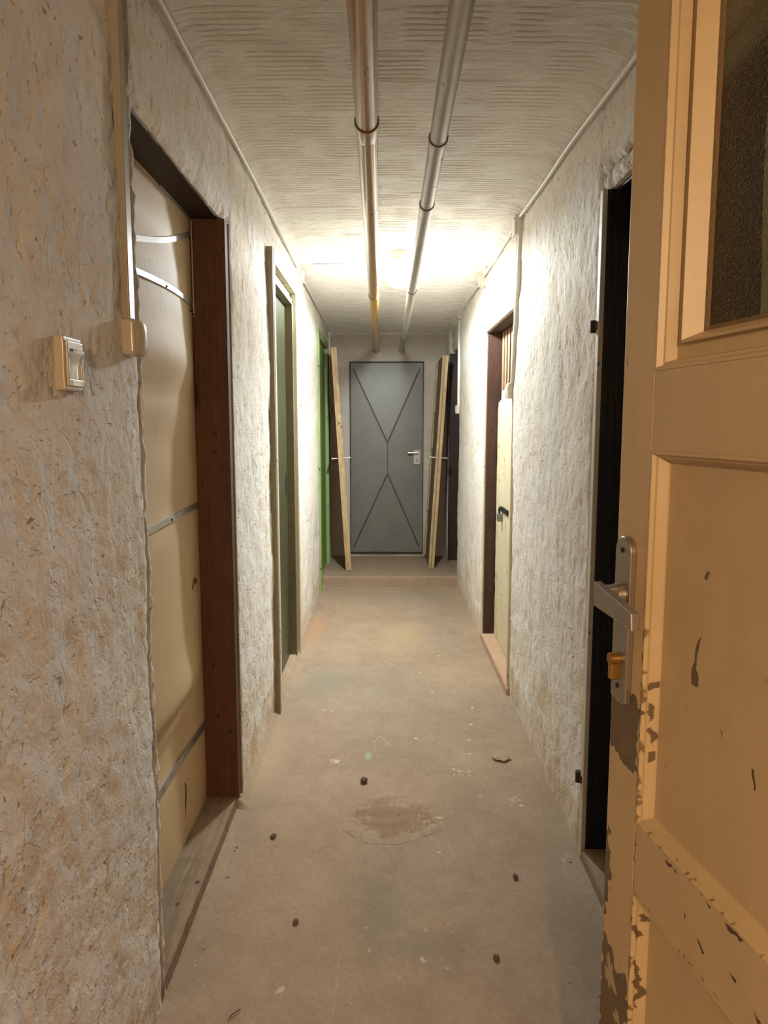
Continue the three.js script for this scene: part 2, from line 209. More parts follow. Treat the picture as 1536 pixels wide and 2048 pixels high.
// ---------------------------------------------------------------- materials
const std = (o) => new THREE.MeshStandardMaterial({ roughness: 0.85, ...o });
const phys = (o) => new THREE.MeshPhysicalMaterial(o);
const tiled = (t, size, o, bs = 0.003) => std({ map: rep(t.map, 1 / size, 1 / size), bumpMap: rep(t.bump, 1 / size, 1 / size), bumpScale: bs, ...o });
const woodMat = (hex, o = {}) => std({ color: hex, map: rep(wood.map, 2, 0.5), bumpMap: rep(wood.bump, 2, 0.5), bumpScale: 0.0012, roughness: 0.7, ...o });
const paintMat = (hex, o = {}) => std({ color: hex, map: rep(grime.map, 1.25, 1.25), bumpMap: rep(grime.bump, 1.25, 1.25), bumpScale: 0.0008, roughness: 0.55, ...o });
const M = {
  wall: tiled(plaster, 1.8, { vertexColors: true, roughness: 0.95 }, 0.0095),
  ceiling: tiled(lime, 1, { roughness: 0.95 }, 0.0038),
  endWall: tiled(lime, 0.9, { color: 0xcac4ba, roughness: 0.95 }, 0.004),
  floor: std({ map: floorTex, bumpMap: rep(concrete.bump, FXW / 0.7, FZL / 0.7), bumpScale: 0.0022, roughness: 0.88 }),
  cement: tiled(concrete, 0.7, { color: 0xa89279, roughness: 0.9 }, 0.002),
  pinkCement: tiled(concrete, 0.7, { color: 0xcbab90, roughness: 0.9 }, 0.002),
  outer: std({ color: 0x8a7f72, roughness: 1 }),
  brown: woodMat(0x66401f, { roughness: 0.75, bumpScale: 0.003 }), darkBrown: woodMat(0x38230f, { roughness: 0.6 }), blackWood: woodMat(0x1c1512, { roughness: 0.5 }), maroon: woodMat(0x523529, { roughness: 0.6 }), greyWood: woodMat(0xa09a88), sill: woodMat(0x9f8d74, { roughness: 0.85 }), slat: woodMat(0xa68a6c), pine: woodMat(0xd8be93, { roughness: 0.65 }), paleEdge: woodMat(0xc9b58c), walnut: woodMat(0x7d6242, { roughness: 0.5 }),
  beige: std({ map: beigeTex.map, bumpMap: beigeTex.bump, bumpScale: 0.0008, roughness: 0.62 }),
  olive: paintMat(0x45472f, { roughness: 0.4 }), oliveFrame: paintMat(0x77735a, { roughness: 0.45 }), cream: paintMat(0xe0d6bb, { roughness: 0.5 }), creamLeaf: paintMat(0xe8dfbd, { roughness: 0.55 }), white: paintMat(0xe0d9c8, { roughness: 0.6 }), green: paintMat(0x86a058, { roughness: 0.4 }), greenFrame: paintMat(0x96b46c, { roughness: 0.4 }),
  steelDoor: std({ color: 0x77766e, roughness: 0.45, map: rep(concrete.map, 1.2, 1.2), bumpMap: rep(concrete.bump, 1.2, 1.2), bumpScale: 0.0004 }), steelRib: std({ color: 0x3c3a35, roughness: 0.5 }), steelDark: std({ color: 0x2a2622, roughness: 0.6, metalness: 0.2 }),
  door: std({ map: doorTex.map, bumpMap: doorTex.bump, bumpScale: 0.0009, roughness: 0.42 }),
  glass: phys({ color: 0x8a8260, transmission: 1, roughness: 0.35, ior: 1.5, bumpMap: rep(pebble, 1 / 0.07, 1 / 0.07), bumpScale: 0.0012 }),
  putty: std({ color: 0x8a7350, roughness: 1, map: rep(concrete.map, 6, 6), bumpMap: rep(concrete.bump, 6, 6), bumpScale: 0.003 }),
  strap: std({ color: 0xb9b7b4, metalness: 0.85, roughness: 0.34, map: rep(grime.map, 3, 3) }), chrome: std({ color: 0xc4bfb6, metalness: 0.9, roughness: 0.3 }), handle: std({ color: 0xa79f95, metalness: 0.85, roughness: 0.36, bumpMap: rep(concrete.bump, 6, 6), bumpScale: 0.0002 }), brass: std({ color: 0xa8823e, metalness: 0.8, roughness: 0.4 }), iron: std({ color: 0x241f1b, metalness: 0.4, roughness: 0.6 }), nickel: std({ color: 0x8d8a84, metalness: 0.8, roughness: 0.4 }),
  plastic: phys({ color: 0xd2c7b0, roughness: 0.3, clearcoat: 0.3, clearcoatRoughness: 0.2 }), plasticTan: phys({ color: 0xb5a993, roughness: 0.3, clearcoat: 0.4, clearcoatRoughness: 0.15 }), plasticGrey: std({ color: 0xd2cfc4, roughness: 0.45 }), duct: std({ color: 0xded9cc, roughness: 0.4 }), ductTan: std({ color: 0x9f9480, roughness: 0.35 }), rocker: phys({ color: 0xd9d3c8, roughness: 0.16, clearcoat: 1, clearcoatRoughness: 0.06 }), shade: std({ color: 0x4a3f33, roughness: 0.8 }),
  yellowPipe: phys({ color: 0xb8882f, roughness: 0.42, clearcoat: 0.8, clearcoatRoughness: 0.16, map: rep(grime.map, 0.8, 0.8), bumpMap: rep(grime.bump, 2, 2), bumpScale: 0.0006 }), greyPipe: phys({ color: 0xbdb9b2, roughness: 0.4, metalness: 0.15, clearcoat: 0.3, clearcoatRoughness: 0.3, map: rep(grime.map, 1, 1), bumpMap: rep(grime.bump, 2, 2), bumpScale: 0.0006 }),
  ceramic: std({ color: 0xb8ad90, roughness: 0.35 }), globe: std({ color: 0xffffff, roughness: 0.3, emissive: LAMP_C, emissiveIntensity: 1.15 }), bulb: std({ color: 0xfff0d8, emissive: WARM_C, emissiveIntensity: 2.5, roughness: 0.3 }),
  mortar: tiled(concrete, 0.3, { color: 0xb9a58a, roughness: 1 }, 0.003), dirt: std({ color: 0x5f4d3a, roughness: 1 }),
};

// ---------------------------------------------------------------- geometry helpers
const used = {};
const numbered = (n) => { const k = used[n] = (used[n] ?? -1) + 1; return k ? n + '_' + String(k).padStart(3, '0') : n; };
function mesh(name, geo, mat, parent) { const m = new THREE.Mesh(geo, mat); m.name = parent ? name : numbered(name); m.castShadow = m.receiveShadow = true; (parent || scene).add(m); return m; }
function base(name, pos = [0, 0, 0]) { const g = new THREE.Group(); g.name = numbered(name); g.position.set(...pos); scene.add(g); return g; }
function tag(o, label, category, group) { o.userData.label = label; o.userData.category = category; if (group) o.userData.group = group; return o; }
function struct(o, label) { o.userData.kind = 'structure'; if (label) o.userData.label = label; return o; }
// a grid surface whose normal looks along `want`
function grid(nu, nv, fn, want, uvf, colf) {
  const pos = new Float32Array((nu + 1) * (nv + 1) * 3), uv = new Float32Array((nu + 1) * (nv + 1) * 2), col = colf ? new Float32Array(pos.length) : null, idx = [];
  for (let j = 0, k = 0; j <= nv; j++) for (let i = 0; i <= nu; i++, k++) {
    const p = fn(i / nu, j / nv, i, j), t = uvf(p, i / nu, j / nv);
    pos.set(p, k * 3); uv.set(t, k * 2); if (col) col.set(colf(p), k * 3);
  }
  for (let j = 0; j < nv; j++) for (let i = 0; i < nu; i++) { const a = j * (nu + 1) + i, b = a + 1, c = a + nu + 1, d = c + 1; idx.push(a, b, d, a, d, c); }
  const g = new THREE.BufferGeometry();
  g.setAttribute('position', new THREE.BufferAttribute(pos, 3)); g.setAttribute('uv', new THREE.BufferAttribute(uv, 2)); if (col) g.setAttribute('color', new THREE.BufferAttribute(col, 3));
  g.setIndex(idx); g.computeVertexNormals();
  const n = g.attributes.normal; let s = 0; for (let i = 0; i < n.count; i += 7) s += n.getX(i) * want[0] + n.getY(i) * want[1] + n.getZ(i) * want[2];
  if (s < 0) { for (let i = 0; i < idx.length; i += 3) { const t = idx[i + 1]; idx[i + 1] = idx[i + 2]; idx[i + 2] = t; } g.setIndex(idx); g.computeVertexNormals(); }
  return g;
}
function muv(g) { // uv in metres by the way a face looks
  const p = g.attributes.position, n = g.attributes.normal, u = new Float32Array(p.count * 2);
  for (let i = 0; i < p.count; i++) {
    const a = abs(n.getX(i)), b = abs(n.getY(i)), c = abs(n.getZ(i));
    if (a >= b && a >= c) u.set([p.getZ(i), p.getY(i)], i * 2); else if (b >= c) u.set([p.getX(i), p.getZ(i)], i * 2); else u.set([p.getX(i), p.getY(i)], i * 2);
  }
  g.setAttribute('uv', new THREE.BufferAttribute(u, 2)); return g;
}
const flat = (g) => { const r = g.index ? g.toNonIndexed() : g; for (const k of Object.keys(r.attributes)) if (!['position', 'normal', 'uv'].includes(k)) r.deleteAttribute(k); return r; };
const join = (a) => mergeGeometries(a.map(flat));
let woodShift = 0;
// a box from corner to corner, edges rounded; grain along its longest side
function bx(x0, x1, y0, y1, z0, z1, r = 0.003, grain) {
  const w = abs(x1 - x0), h = abs(y1 - y0), d = abs(z1 - z0); r = min(r, w * 0.45, h * 0.45, d * 0.45);
  const ax = grain ?? (h >= w && h >= d ? 'y' : d >= w ? 'z' : 'x');
  const g = ax === 'y' ? new RoundedBoxGeometry(w, h, d, 2, r) : ax === 'z' ? new RoundedBoxGeometry(w, d, h, 2, r) : new RoundedBoxGeometry(h, w, d, 2, r);
  muv(g); const u = g.attributes.uv; woodShift += 0.137; for (let i = 0; i < u.count; i++) u.setXY(i, u.getX(i) + woodShift, u.getY(i) + woodShift * 2.3);
  if (ax === 'z') g.rotateX(PI / 2); if (ax === 'x') g.rotateZ(PI / 2);
  return flat(g.translate((x0 + x1) / 2, (y0 + y1) / 2, (z0 + z1) / 2));
}
const tube = (pts, r, seg = 24, rad = 10) => flat(new THREE.TubeGeometry(new THREE.CatmullRomCurve3(pts.map((p) => new THREE.Vector3(...p)), false, 'centripetal'), seg, r, rad));
const cyl = (r0, r1, h, seg = 24) => flat(new THREE.CylinderGeometry(r0, r1, h, seg));

// ---------------------------------------------------------------- walls
function relief(z, y, s) { // metres into the wall; s picks the wall
  return 0.01 * n3(z * 1.1 + s * 9, y * 0.9, s) + 0.005 * n3(z * 4 + s * 9, y * 3.4, 2 + s) + 0.003 * n3(z * 13, y * 10, 4 + s) + 0.0018 * n3(z * 38, y * 30, 6 + s) + 0.0022 * sstep(0.1, 0.16, n3(z * 9, y * 6, 8 + s) + 0.5 * n3(z * 30, y * 22, 9 + s));
}
const stain = (z, y, s) => { // brown damp patches with ragged outlines, low on the plaster
  const n = n3(z * 5 + s * 3, y * 4, 20) * 0.7 + n3(z * 17, y * 14, 23) * 0.5 + n3(z * 60, y * 50, 29) * 0.35;
  const k = sstep(0.16, 0.34, n) * (y < 0.75 ? 0.22 : 0.1) + (y < 0.16 + 0.1 * n ? 0.22 : 0);
  return [1 - k * 0.55, 1 - k * 0.85, 1 - k * 1.15];
};
// one plastered stretch: rough front, reveals 0.2 m deep. e = rough edges at z0, z1, top, bottom: 0 plain, else the wobble in metres
function sheet(S, X0, z0, z1, y0, y1, cell, e = {}) {
  const nz = max(2, Math.round(abs(z1 - z0) / cell)), ny = max(2, Math.round((y1 - y0) / cell)), dep = e.depth ?? 0.2, ph = e.seed ?? 0;
  const w = (k, t) => (e[k] ? e[k] * (n3(t * 5, ph + 3, 40 + k.charCodeAt(0)) * 1.1 + n3(t * 17, ph, 41) * 0.7 + n3(t * 55, ph, 43) * 0.4) : 0);
  const at = (u, v) => {
    const ya = lerp(y0, y1, v), za = lerp(z0, z1, u), y = ya + w('bottom', za) * (1 - v) + w('top', za) * v, z = za + w('near', ya) * (1 - u) + w('far', ya) * u;
    let r = relief(z, y, S);
    for (const [k, d] of [['near', abs(za - z0)], ['far', abs(z1 - za)], ['bottom', ya - y0], ['top', y1 - ya]]) if (e[k]) r += 0.012 * exp(-d / 0.009) + 0.004 * exp(-d / 0.04) * (1 + n3(z * 30, y * 30, 60));
    return [X0 + S * r, y, z];
  };
  const out = [grid(nz, ny, at, [-S, 0, 0], (p) => [p[2], p[1]], (p) => stain(p[2], p[1], S))];
  for (const [n, f, want] of [[ny, (t) => at(0, t), [0, 0, 1]], [ny, (t) => at(1, t), [0, 0, -1]], [nz, (t) => at(t, 0), [0, -1, 0]], [nz, (t) => at(t, 1), [0, 1, 0]]])
    out.push(grid(n, 6, (u, v) => { const p = f(u); return [lerp(p[0], X0 + S * dep, v), p[1], p[2]]; }, want, (p) => (want[2] ? [p[0], p[1]] : [p[0], p[2]]), (p) => stain(p[2], p[1], S)));
  return out;
}
const TOP = 2.43;
const LO1 = [-1.605, -2.47], LO2 = [-3.31, -4.25], LO3 = [-5.73, -6.66];
const wallL = mesh('wall_left', mergeGeometries([
  ...sheet(-1, XL, -0.05, -1.566, -0.02, TOP, 0.009, { far: 0.006, seed: 1 }), ...sheet(-1, XL + 0.002, -1.577, LO1[0], -0.02, 2.05, 0.008, { near: 0.006, far: 0.003, seed: 2 }), ...sheet(-1, XL, -1.571, LO1[1] - 0.04, 2.036, TOP, 0.01, { bottom: 0.002, seed: 3, depth: 0.03 }),
  ...sheet(-1, XL, LO1[1] - 0.04, LO2[0], -0.02, TOP, 0.012, { near: 0.007, seed: 4 }), ...sheet(-1, XL, LO2[0], LO2[1], 2.13, TOP, 0.014, { bottom: 0.003 }), ...sheet(-1, XL, LO2[1], LO3[0], -0.02, TOP, 0.014, { far: 0.006, seed: 5 }),
  ...sheet(-1, XL, LO3[0], LO3[1], 2.11, TOP, 0.016, { bottom: 0.005, seed: 6 }), ...sheet(-1, XL, LO3[1], ZE - 0.03, -0.02, TOP, 0.016, {}),
]), M.wall);
struct(wallL, 'rough whitewashed left corridor wall with flaking plaster');
const RO1 = [-1.25, -2.165], RO2 = [-3.545, -4.5], RO3 = [-6.17, -6.8];
const wallR = mesh('wall_right', mergeGeometries([
  ...sheet(1, XR, -0.05, RO1[0], -0.02, TOP, 0.014, {}), ...sheet(1, XR, RO1[0], RO1[1] - 0.03, 2.085, TOP, 0.009, { bottom: 0.014, seed: 11 }), ...sheet(1, XR - 0.006, RO1[0], RO1[1] - 0.02, 2.03, 2.076, 0.008, { bottom: 0.005, top: 0.012, far: 0.012, seed: 12 }),
  ...sheet(1, XR, RO1[1] - 0.03, RO2[0] - 0.0, -0.02, TOP, 0.011, { near: 0.006, far: 0.007, seed: 13 }), ...sheet(1, XR, RO2[0], RO2[1], 2.0, TOP, 0.012, { bottom: 0.004, seed: 14 }), ...sheet(1, XR, RO2[1], RO3[0], -0.02, TOP, 0.014, { near: 0.003, far: 0.008, seed: 15 }),
  ...sheet(1, XR, RO3[0], RO3[1], 2.03, TOP, 0.014, { bottom: 0.016, seed: 16 }), ...sheet(1, XR - 0.03, RO3[1], ZE - 0.03, -0.02, TOP, 0.016, { near: 0.004, seed: 17 }),
]), M.wall);
struct(wallR, 'rough whitewashed right corridor wall with flaking plaster');

// end wall, with the steel door's opening closed by the door itself
const endG = [grid(70, 140, (u, v) => { const x = lerp(-0.6, 0.72, u), y = lerp(-0.02, TOP, v); return [x, y, ZE + 0.008 * n3(x * 3, y * 3, 80) + 0.003 * n3(x * 12, y * 12, 81) + 0.006 * sstep(2.11, 2.13, y + 0.01 * n3(x * 9, 1, 2))]; }, [0, 0, 1], (p) => [p[0], p[1]])];
struct(mesh('wall_end', endG[0], M.endWall), 'grey plastered wall closing the corridor behind the steel door');
// outer shell: keeps every cellar behind the doors dark
for (const [n, b] of [['wall_end_outer', bx(-2.2, 2.3, -0.15, 2.6, ZE - 0.3, ZE - 0.04, 0.01)], ['wall_left_outer', bx(-2.2, -2.0, -0.15, 2.6, ZE - 0.3, ZB + 0.2, 0.01)], ['wall_right_outer', bx(2.1, 2.3, -0.15, 2.6, ZE - 0.3, ZB + 0.2, 0.01)], ['wall_back', bx(-2.2, 2.3, -0.15, 2.6, ZB, ZB + 0.2, 0.01)]]) struct(mesh(n, b, M.outer));
// cross wall with the doorway in which the camera stands
struct(mesh('wall_cross', join([bx(-2.0, -0.42, -0.1, 2.45, -0.16, -0.04, 0.006), bx(0.49, 2.1, -0.1, 2.45, -0.16, -0.04, 0.006), bx(-0.42, 0.49, 2.03, 2.45, -0.16, -0.04, 0.006)]), M.outer));

// ---------------------------------------------------------------- ceiling: ribbed clay blocks skimmed with lime
{
  const x0 = -0.56, x1 = 0.67, zA = -0.1, nx = 84, nz = 2800, r = rng(63), block = {};
  const bk = (i, j) => block[i * 1000 + j] ?? (block[i * 1000 + j] = [r(), r(), r(), r()]);
  const g = grid(nx, nz, (u, v) => {
    const x = lerp(x0, x1, u), z = lerp(zA, ZE - 0.03, v), far = z < -4.45;
    const row = floor((-z + 0.02 * n3(x * 3, z * 3, 90)) / 0.2), sh = (row % 2) * 0.13, cxi = floor((x + 2 + sh + 0.02 * n3(z * 6, x, 91)) / 0.27), [q0, q1, q2, q3] = bk(cxi + 20, row);
    const calm = sstep(0.03, 0.09, x - XL + 0.02 * n3(z * 9, 1, 88)) * sstep(0.05, 0.16, XR - x + 0.06 * n3(z * 7, 2, 89)), lx = (x + 2 + sh) / 0.27 - cxi, lz = -z / 0.2 - row;
    let m = sstep(0.04, 0.14, lx + 0.08 * n3(z * 30, x * 8, 5)) * (1 - sstep(0.72, 0.86, lx + 0.1 * n3(z * 30, x * 8, 6))) * sstep(0.02, 0.12, lz) * (1 - sstep(0.85, 0.97, lz));
    m *= q0 > 0.12 ? 0.65 + 0.35 * q1 : 0.12; m = max(m, far ? 1.25 * (1 - 0.6 * sstep(0.85, 0.97, abs(lx - 0.5) * 2)) : 0) * (far ? 1 : sstep(-0.25, 0.1, n3(x * 4, z * 4, 92) + 0.3)) * calm;
    const per = 0.0255, ph = ((-z + 0.0007 * n3(x * 7, z * 3, 93 + row)) / per + q2 * 0.3) % 1, rib = exp(-Math.pow((ph - 0.5) / 0.085, 2));
    let h = -(far ? 0.0095 : 0.0085) * rib * m + 0.0025 * n3(x * 3, z * 2, 94) + 0.0014 * n3(x * 11, z * 11, 95) + 0.0006 * n3(x * 36, z * 42, 96) + 0.0015 * sstep(0.14, 0.19, n3(x * 8, z * 11, 71) + 0.5 * n3(x * 30, z * 34, 72));
    h += 0.0035 * (1 - sstep(0.01, 0.05, abs(lz - 0.97))) * (q3 > 0.5 ? 1 : 0.2) * sstep(0.1, 0.5, n3(x * 5, z * 2, 97) + 0.4);
    const dl = x - XL, dr = XR - x, edge = exp(-max(0, dl) / 0.022) + exp(-max(0, dr) / 0.03); // rough coving at both sides
    h += 0.026 * edge + (exp(-max(0, dl) / 0.03) + exp(-max(0, dr) / 0.07)) * (0.004 * n3(x * 12, z * 9, 98) + 0.003 * n3(x * 38, z * 33, 99) + 0.0022 * n3(x * 80, z * 85, 97) + 0.004 * sstep(0.12, 0.17, n3(x * 16, z * 14, 76) + 0.5 * n3(x * 44, z * 40, 77)));
    if (z < ZE + 0.1) h += 0.02 * exp(-(z - ZE) / 0.02);
    return [x, ceilY(z) - h, z];
  }, [0, -1, 0], (p) => [p[0], p[2]]);
  struct(mesh('ceiling', mergeGeometries([flat(g), bx(-2.2, 2.3, 2.43, 2.6, ZE - 0.3, ZB + 0.2, 0.01)]), M.ceiling), 'limewashed ceiling of ribbed clay blocks');
}
// ---------------------------------------------------------------- floor and the step at the far end
{
  const g = grid(130, 640, (u, v) => {
    const x = lerp(-0.6, 0.7, u), z = lerp(-0.1, STEP_Z - 0.02, v);
    let y = 0.003 * n3(x * 2, z * 2, 101) + 0.0012 * n3(x * 9, z * 9, 102);
    const d = hypot((x - 0.04) / 0.16, (z + 2.4) / 0.145) + 0.18 * n3(x * 12, z * 12, 103);
    if (d < 1.3) { const m = 1 - sstep(0.92, 1.02, d); y += m * (-0.003 + 0.005 * n3(x * 26, z * 26, 104) + 0.004 * n3(x * 70, z * 70, 105)) + 0.005 * exp(-Math.pow((d - 0.98) / 0.06, 2)) * sstep(-0.2, 0.3, n3(x * 20, z * 20, 106)); }
    y += 0.02 * exp(-max(0, x - XL) / 0.016) * (z < -2.45 ? 1.6 : 0.5) + 0.014 * exp(-max(0, XR - x) / 0.014) + 0.004 * (exp(-max(0, x - XL) / 0.03) + exp(-max(0, XR - x) / 0.03)) * (n3(x * 40, z * 40, 107) + 0.4);
    return [x, y, z];
  }, [0, 1, 0], (p) => [(p[0] - FX0) / FXW, (FZ0 - p[2]) / FZL]);
  const fl = struct(mesh('floor', mergeGeometries([flat(g), bx(-2.2, 2.3, -0.2, -0.012, ZE - 0.3, ZB + 0.2, 0.01)]), M.floor), 'worn brownish concrete corridor floor');
  const st = grid(90, 90, (u, v) => {
    const x = lerp(-0.56, 0.68, u), t = v; // up the riser, round the nosing, back to the wall
    let y, z; if (t < 0.12) { y = lerp(-0.01, STEP_H - 0.012, t / 0.12); z = STEP_Z; } else if (t < 0.22) { const a = ((t - 0.12) / 0.1) * PI / 2; y = STEP_H - 0.012 + 0.012 * sin(a); z = STEP_Z - 0.012 + 0.012 * cos(a); } else { y = STEP_H; z = lerp(STEP_Z - 0.012, ZE - 0.02, (t - 0.22) / 0.78); }
    return [x, y + 0.003 * n3(x * 4, z * 4, 110) + 0.0012 * n3(x * 16, z * 16, 111), z + 0.004 * n3(x * 5, y * 8, 112)];
  }, [0, 0.8, 0.5], (p) => [p[0], p[2] + p[1]]);
  mesh('step', st, M.cement, fl);
}

// ---------------------------------------------------------------- door_1: beige leaf in a brown timber frame, near left
{
  const d = struct(base('door_1'), 'beige panelled-over cellar door with metal straps in a dark brown timber frame'), D = [[0.05, 0.115], [0.25, 0.12], [0.41, 0.128], [0.49, 0.112], [0.57, 0.08], [0.72, 0.096], [0.85, 0.1], [1.0, 0.102], [1.15, 0.114], [1.3, 0.11], [1.44, 0.094], [1.565, 0.066], [1.68, 0.074], [1.79, 0.083], [1.9, 0.093], [2.05, 0.11]];
  const dep = (y) => { let i = 0; while (i < D.length - 2 && D[i + 1][0] < y) i++; const t = min(1, max(0, (y - D[i][0]) / (D[i + 1][0] - D[i][0]))), s = t * t * (3 - 2 * t); return lerp(D[i][1], D[i + 1][1], s); };
  const surf = (y, z) => XL - (0.115 + (dep(y) - 0.115) * sin(PI * min(1, max(0, (-1.6 - z) / 0.84))));
  const lf = grid(40, 120, (u, v) => { const z = lerp(-1.585, -2.438, u), y = lerp(0.056, 2.036, v); return [surf(y, z), y, z]; }, [1, 0, 0], (p) => [(-1.6 - p[2]) / 0.84, (p[1] - 0.07) / 1.965]);
  const bk = grid(2, 2, (u, v) => [-0.68, lerp(0.056, 2.036, v), lerp(-1.585, -2.438, u)], [-1, 0, 0], (p) => [0.5, 0.5]);
  const rim = (f, n, w) => grid(n, 1, (u, v) => { const p = f(u); return v ? [-0.68, p[1], p[2]] : p; }, w, () => [0.5, 0.5]);
  mesh('leaf', mergeGeometries([lf, bk, rim((u) => { const y = lerp(0.056, 2.036, u); return [surf(y, -1.585), y, -1.585]; }, 120, [0, 0, 1]), rim((u) => { const y = lerp(0.056, 2.036, u); return [surf(y, -2.438), y, -2.438]; }, 120, [0, 0, -1]), rim((u) => { const z = lerp(-1.585, -2.438, u); return [surf(0.056, z), 0.056, z]; }, 40, [0, -1, 0]), rim((u) => { const z = lerp(-1.585, -2.438, u); return [surf(2.036, z), 2.036, z]; }, 40, [0, 1, 0])]), M.beige, d);
  const strap = (ya, yb, sag, h = 0.015) => { const ty = (t) => lerp(ya, yb, t) + sag * sin(PI * t); const z = (t) => lerp(-1.6, -2.436, t);
    const f = grid(30, 2, (u, v) => { const y = ty(u) + (v - 0.5) * h; return [surf(y, z(u)) + 0.006, y, z(u)]; }, [1, 0, 0], (p) => [p[2], p[1]]);
    const e = (s) => grid(30, 1, (u, v) => { const y = ty(u) + s * h / 2; return [surf(y, z(u)) + (v ? -0.002 : 0.006), y, z(u)]; }, [0, s, 0], (p) => [p[2], p[0]]);
    return mergeGeometries([f, e(1), e(-1)]); };
  mesh('strap', strap(1.78, 1.985, -0.02), M.strap, d); mesh('strap', strap(1.735, 1.757, 0.0), M.strap, d); mesh('strap', strap(1.085, 1.105, 0, 0.017), M.strap, d); mesh('strap', strap(0.335, 0.33, 0.0, 0.024), M.strap, d);
  for (const [y, z] of [[1.73, -2.36], [1.095, -2.1], [1.742, -2.02]]) mesh('nail', flat(new THREE.SphereGeometry(0.004, 10, 6)).translate(surf(y, z) + 0.006, y, z), M.iron, d);
  mesh('jamb', bx(-0.7, XL - 0.002, 0.05, 2.035, -2.44, -2.487, 0.006), M.brown, d);
  mesh('lintel', bx(-0.7, XL - 0.022, 2.033, 2.11, -1.56, -2.5, 0.006), M.darkBrown, d);
  mesh('trim_lath', bx(-0.55, XL + 0.002, 0.04, 2.03, -2.493, -2.5, 0.002), M.greyWood, d);
  mesh('draught_strip', join([bx(-0.626, -0.62, 1.72, 2.03, -2.433, -2.439, 0.002), bx(-0.626, -0.62, 2.027, 2.033, -2.1, -2.438, 0.002)]), M.nickel, d);
  // threshold: one plank split along its length
  const crack = (z) => -0.575 + 0.012 * n3(z * 4, 1, 120) + 0.004 * n3(z * 20, 1, 121);
  for (const side of [0, 1]) {
    const s = new THREE.Shape(), N = 40, Z = (i) => lerp(-1.55, -2.475, i / N);
    for (let i = 0; i <= N; i++) s[i ? 'lineTo' : 'moveTo'](crack(Z(i)) + (side ? 0.0015 : -0.0015), Z(i));
    const o = side ? -0.528 : -0.71; s.lineTo(o, -2.475); s.lineTo(o, -1.55);
    const g = new THREE.ExtrudeGeometry(s, { depth: 0.05, bevelEnabled: true, bevelSize: 0.0025, bevelThickness: 0.0025, bevelSegments: 1 }).rotateX(PI / 2); g.scale(1, 1, -1);
    const gi = g.index ? g.toNonIndexed() : g; const pp = gi.attributes.position; for (let i = 0; i < pp.count; i += 3) { const a = [pp.getX(i + 1), pp.getY(i + 1), pp.getZ(i + 1)]; pp.setXYZ(i + 1, pp.getX(i + 2), pp.getY(i + 2), pp.getZ(i + 2)); pp.setXYZ(i + 2, ...a); }
    gi.translate(0, 0.05, 0).scale(1, 1, -1); const q = gi.attributes.position; for (let i = 0; i < q.count; i++) q.setZ(i, q.getZ(i)); gi.computeVertexNormals();
    mesh('sill_board', zFix(muv(gi)), M.sill, d);
  }
}
function zFix(g) { // lay the plank at its true depth whichever way the extrusion was turned
  g.computeBoundingBox(); if (g.boundingBox.max.z > 0) { const p = g.attributes.position; for (let i = 0; i < p.count; i++) p.setZ(i, -p.getZ(i)); for (let i = 0; i < p.count; i += 3) { const a = [p.getX(i + 1), p.getY(i + 1), p.getZ(i + 1)]; p.setXYZ(i + 1, p.getX(i + 2), p.getY(i + 2), p.getZ(i + 2)); p.setXYZ(i + 2, ...a); } g.computeVertexNormals(); }
  g.computeBoundingBox(); g.translate(0, -g.boundingBox.min.y + 0.0, 0); return g;
}

// ---------------------------------------------------------------- door_2: olive leaf, cream and grey frame, middle left
{
  const d = struct(base('door_2'), 'olive green door leaf in a stepped cream and olive wooden frame'), X = XL;
  const [zn, zf] = LO2;
  mesh('casing', bx(X - 0.03, X + 0.024, 0.0, 2.15, zn + 0.012, zn - 0.012, 0.002), M.greyWood, d);
  mesh('casing', bx(X - 0.03, X + 0.026, 0.0, 2.15, zn - 0.0122, zn - 0.055, 0.003), M.cream, d);
  mesh('casing', bx(X - 0.03, X + 0.02, 0.0, 2.15, zf + 0.05, zf - 0.005, 0.003), M.cream, d);
  mesh('casing_head', bx(X - 0.03, X + 0.02, 2.1, 2.15, zn - 0.055, zf + 0.05, 0.003), M.cream, d);
  mesh('rebate', join([bx(X - 0.14, X - 0.012, 0, 2.12, zf + 0.09, zf + 0.05, 0.002), bx(X - 0.14, X - 0.012, 2.06, 2.1, zn - 0.05, zf + 0.05, 0.002), bx(X - 0.14, X - 0.012, 0, 2.12, zn - 0.05, zn - 0.07, 0.002)]), M.oliveFrame, d);
  mesh('frame', join([bx(X - 0.14, X + 0.006, 0, 2.06, zf + 0.125, zf + 0.09, 0.003), bx(X - 0.14, X + 0.006, 2.03, 2.06, zn - 0.06, zf + 0.09, 0.003), bx(X - 0.14, X + 0.0, 0, 2.06, zn - 0.07, zn - 0.08, 0.003)]), M.oliveFrame, d);
  const lf = mesh('leaf', bx(X - 0.085, X - 0.036, 0.018, 2.028, zn - 0.08, zf + 0.128, 0.003), M.olive, d);
  mesh('keyhole_plate', bx(X - 0.04, X - 0.033, 0.98, 1.1, zf + 0.17, zf + 0.2, 0.002), M.iron, lf);
  mesh('threshold', bx(X - 0.16, X - 0.004, -0.01, 0.016, zn, zf, 0.006), M.cement, d);
}
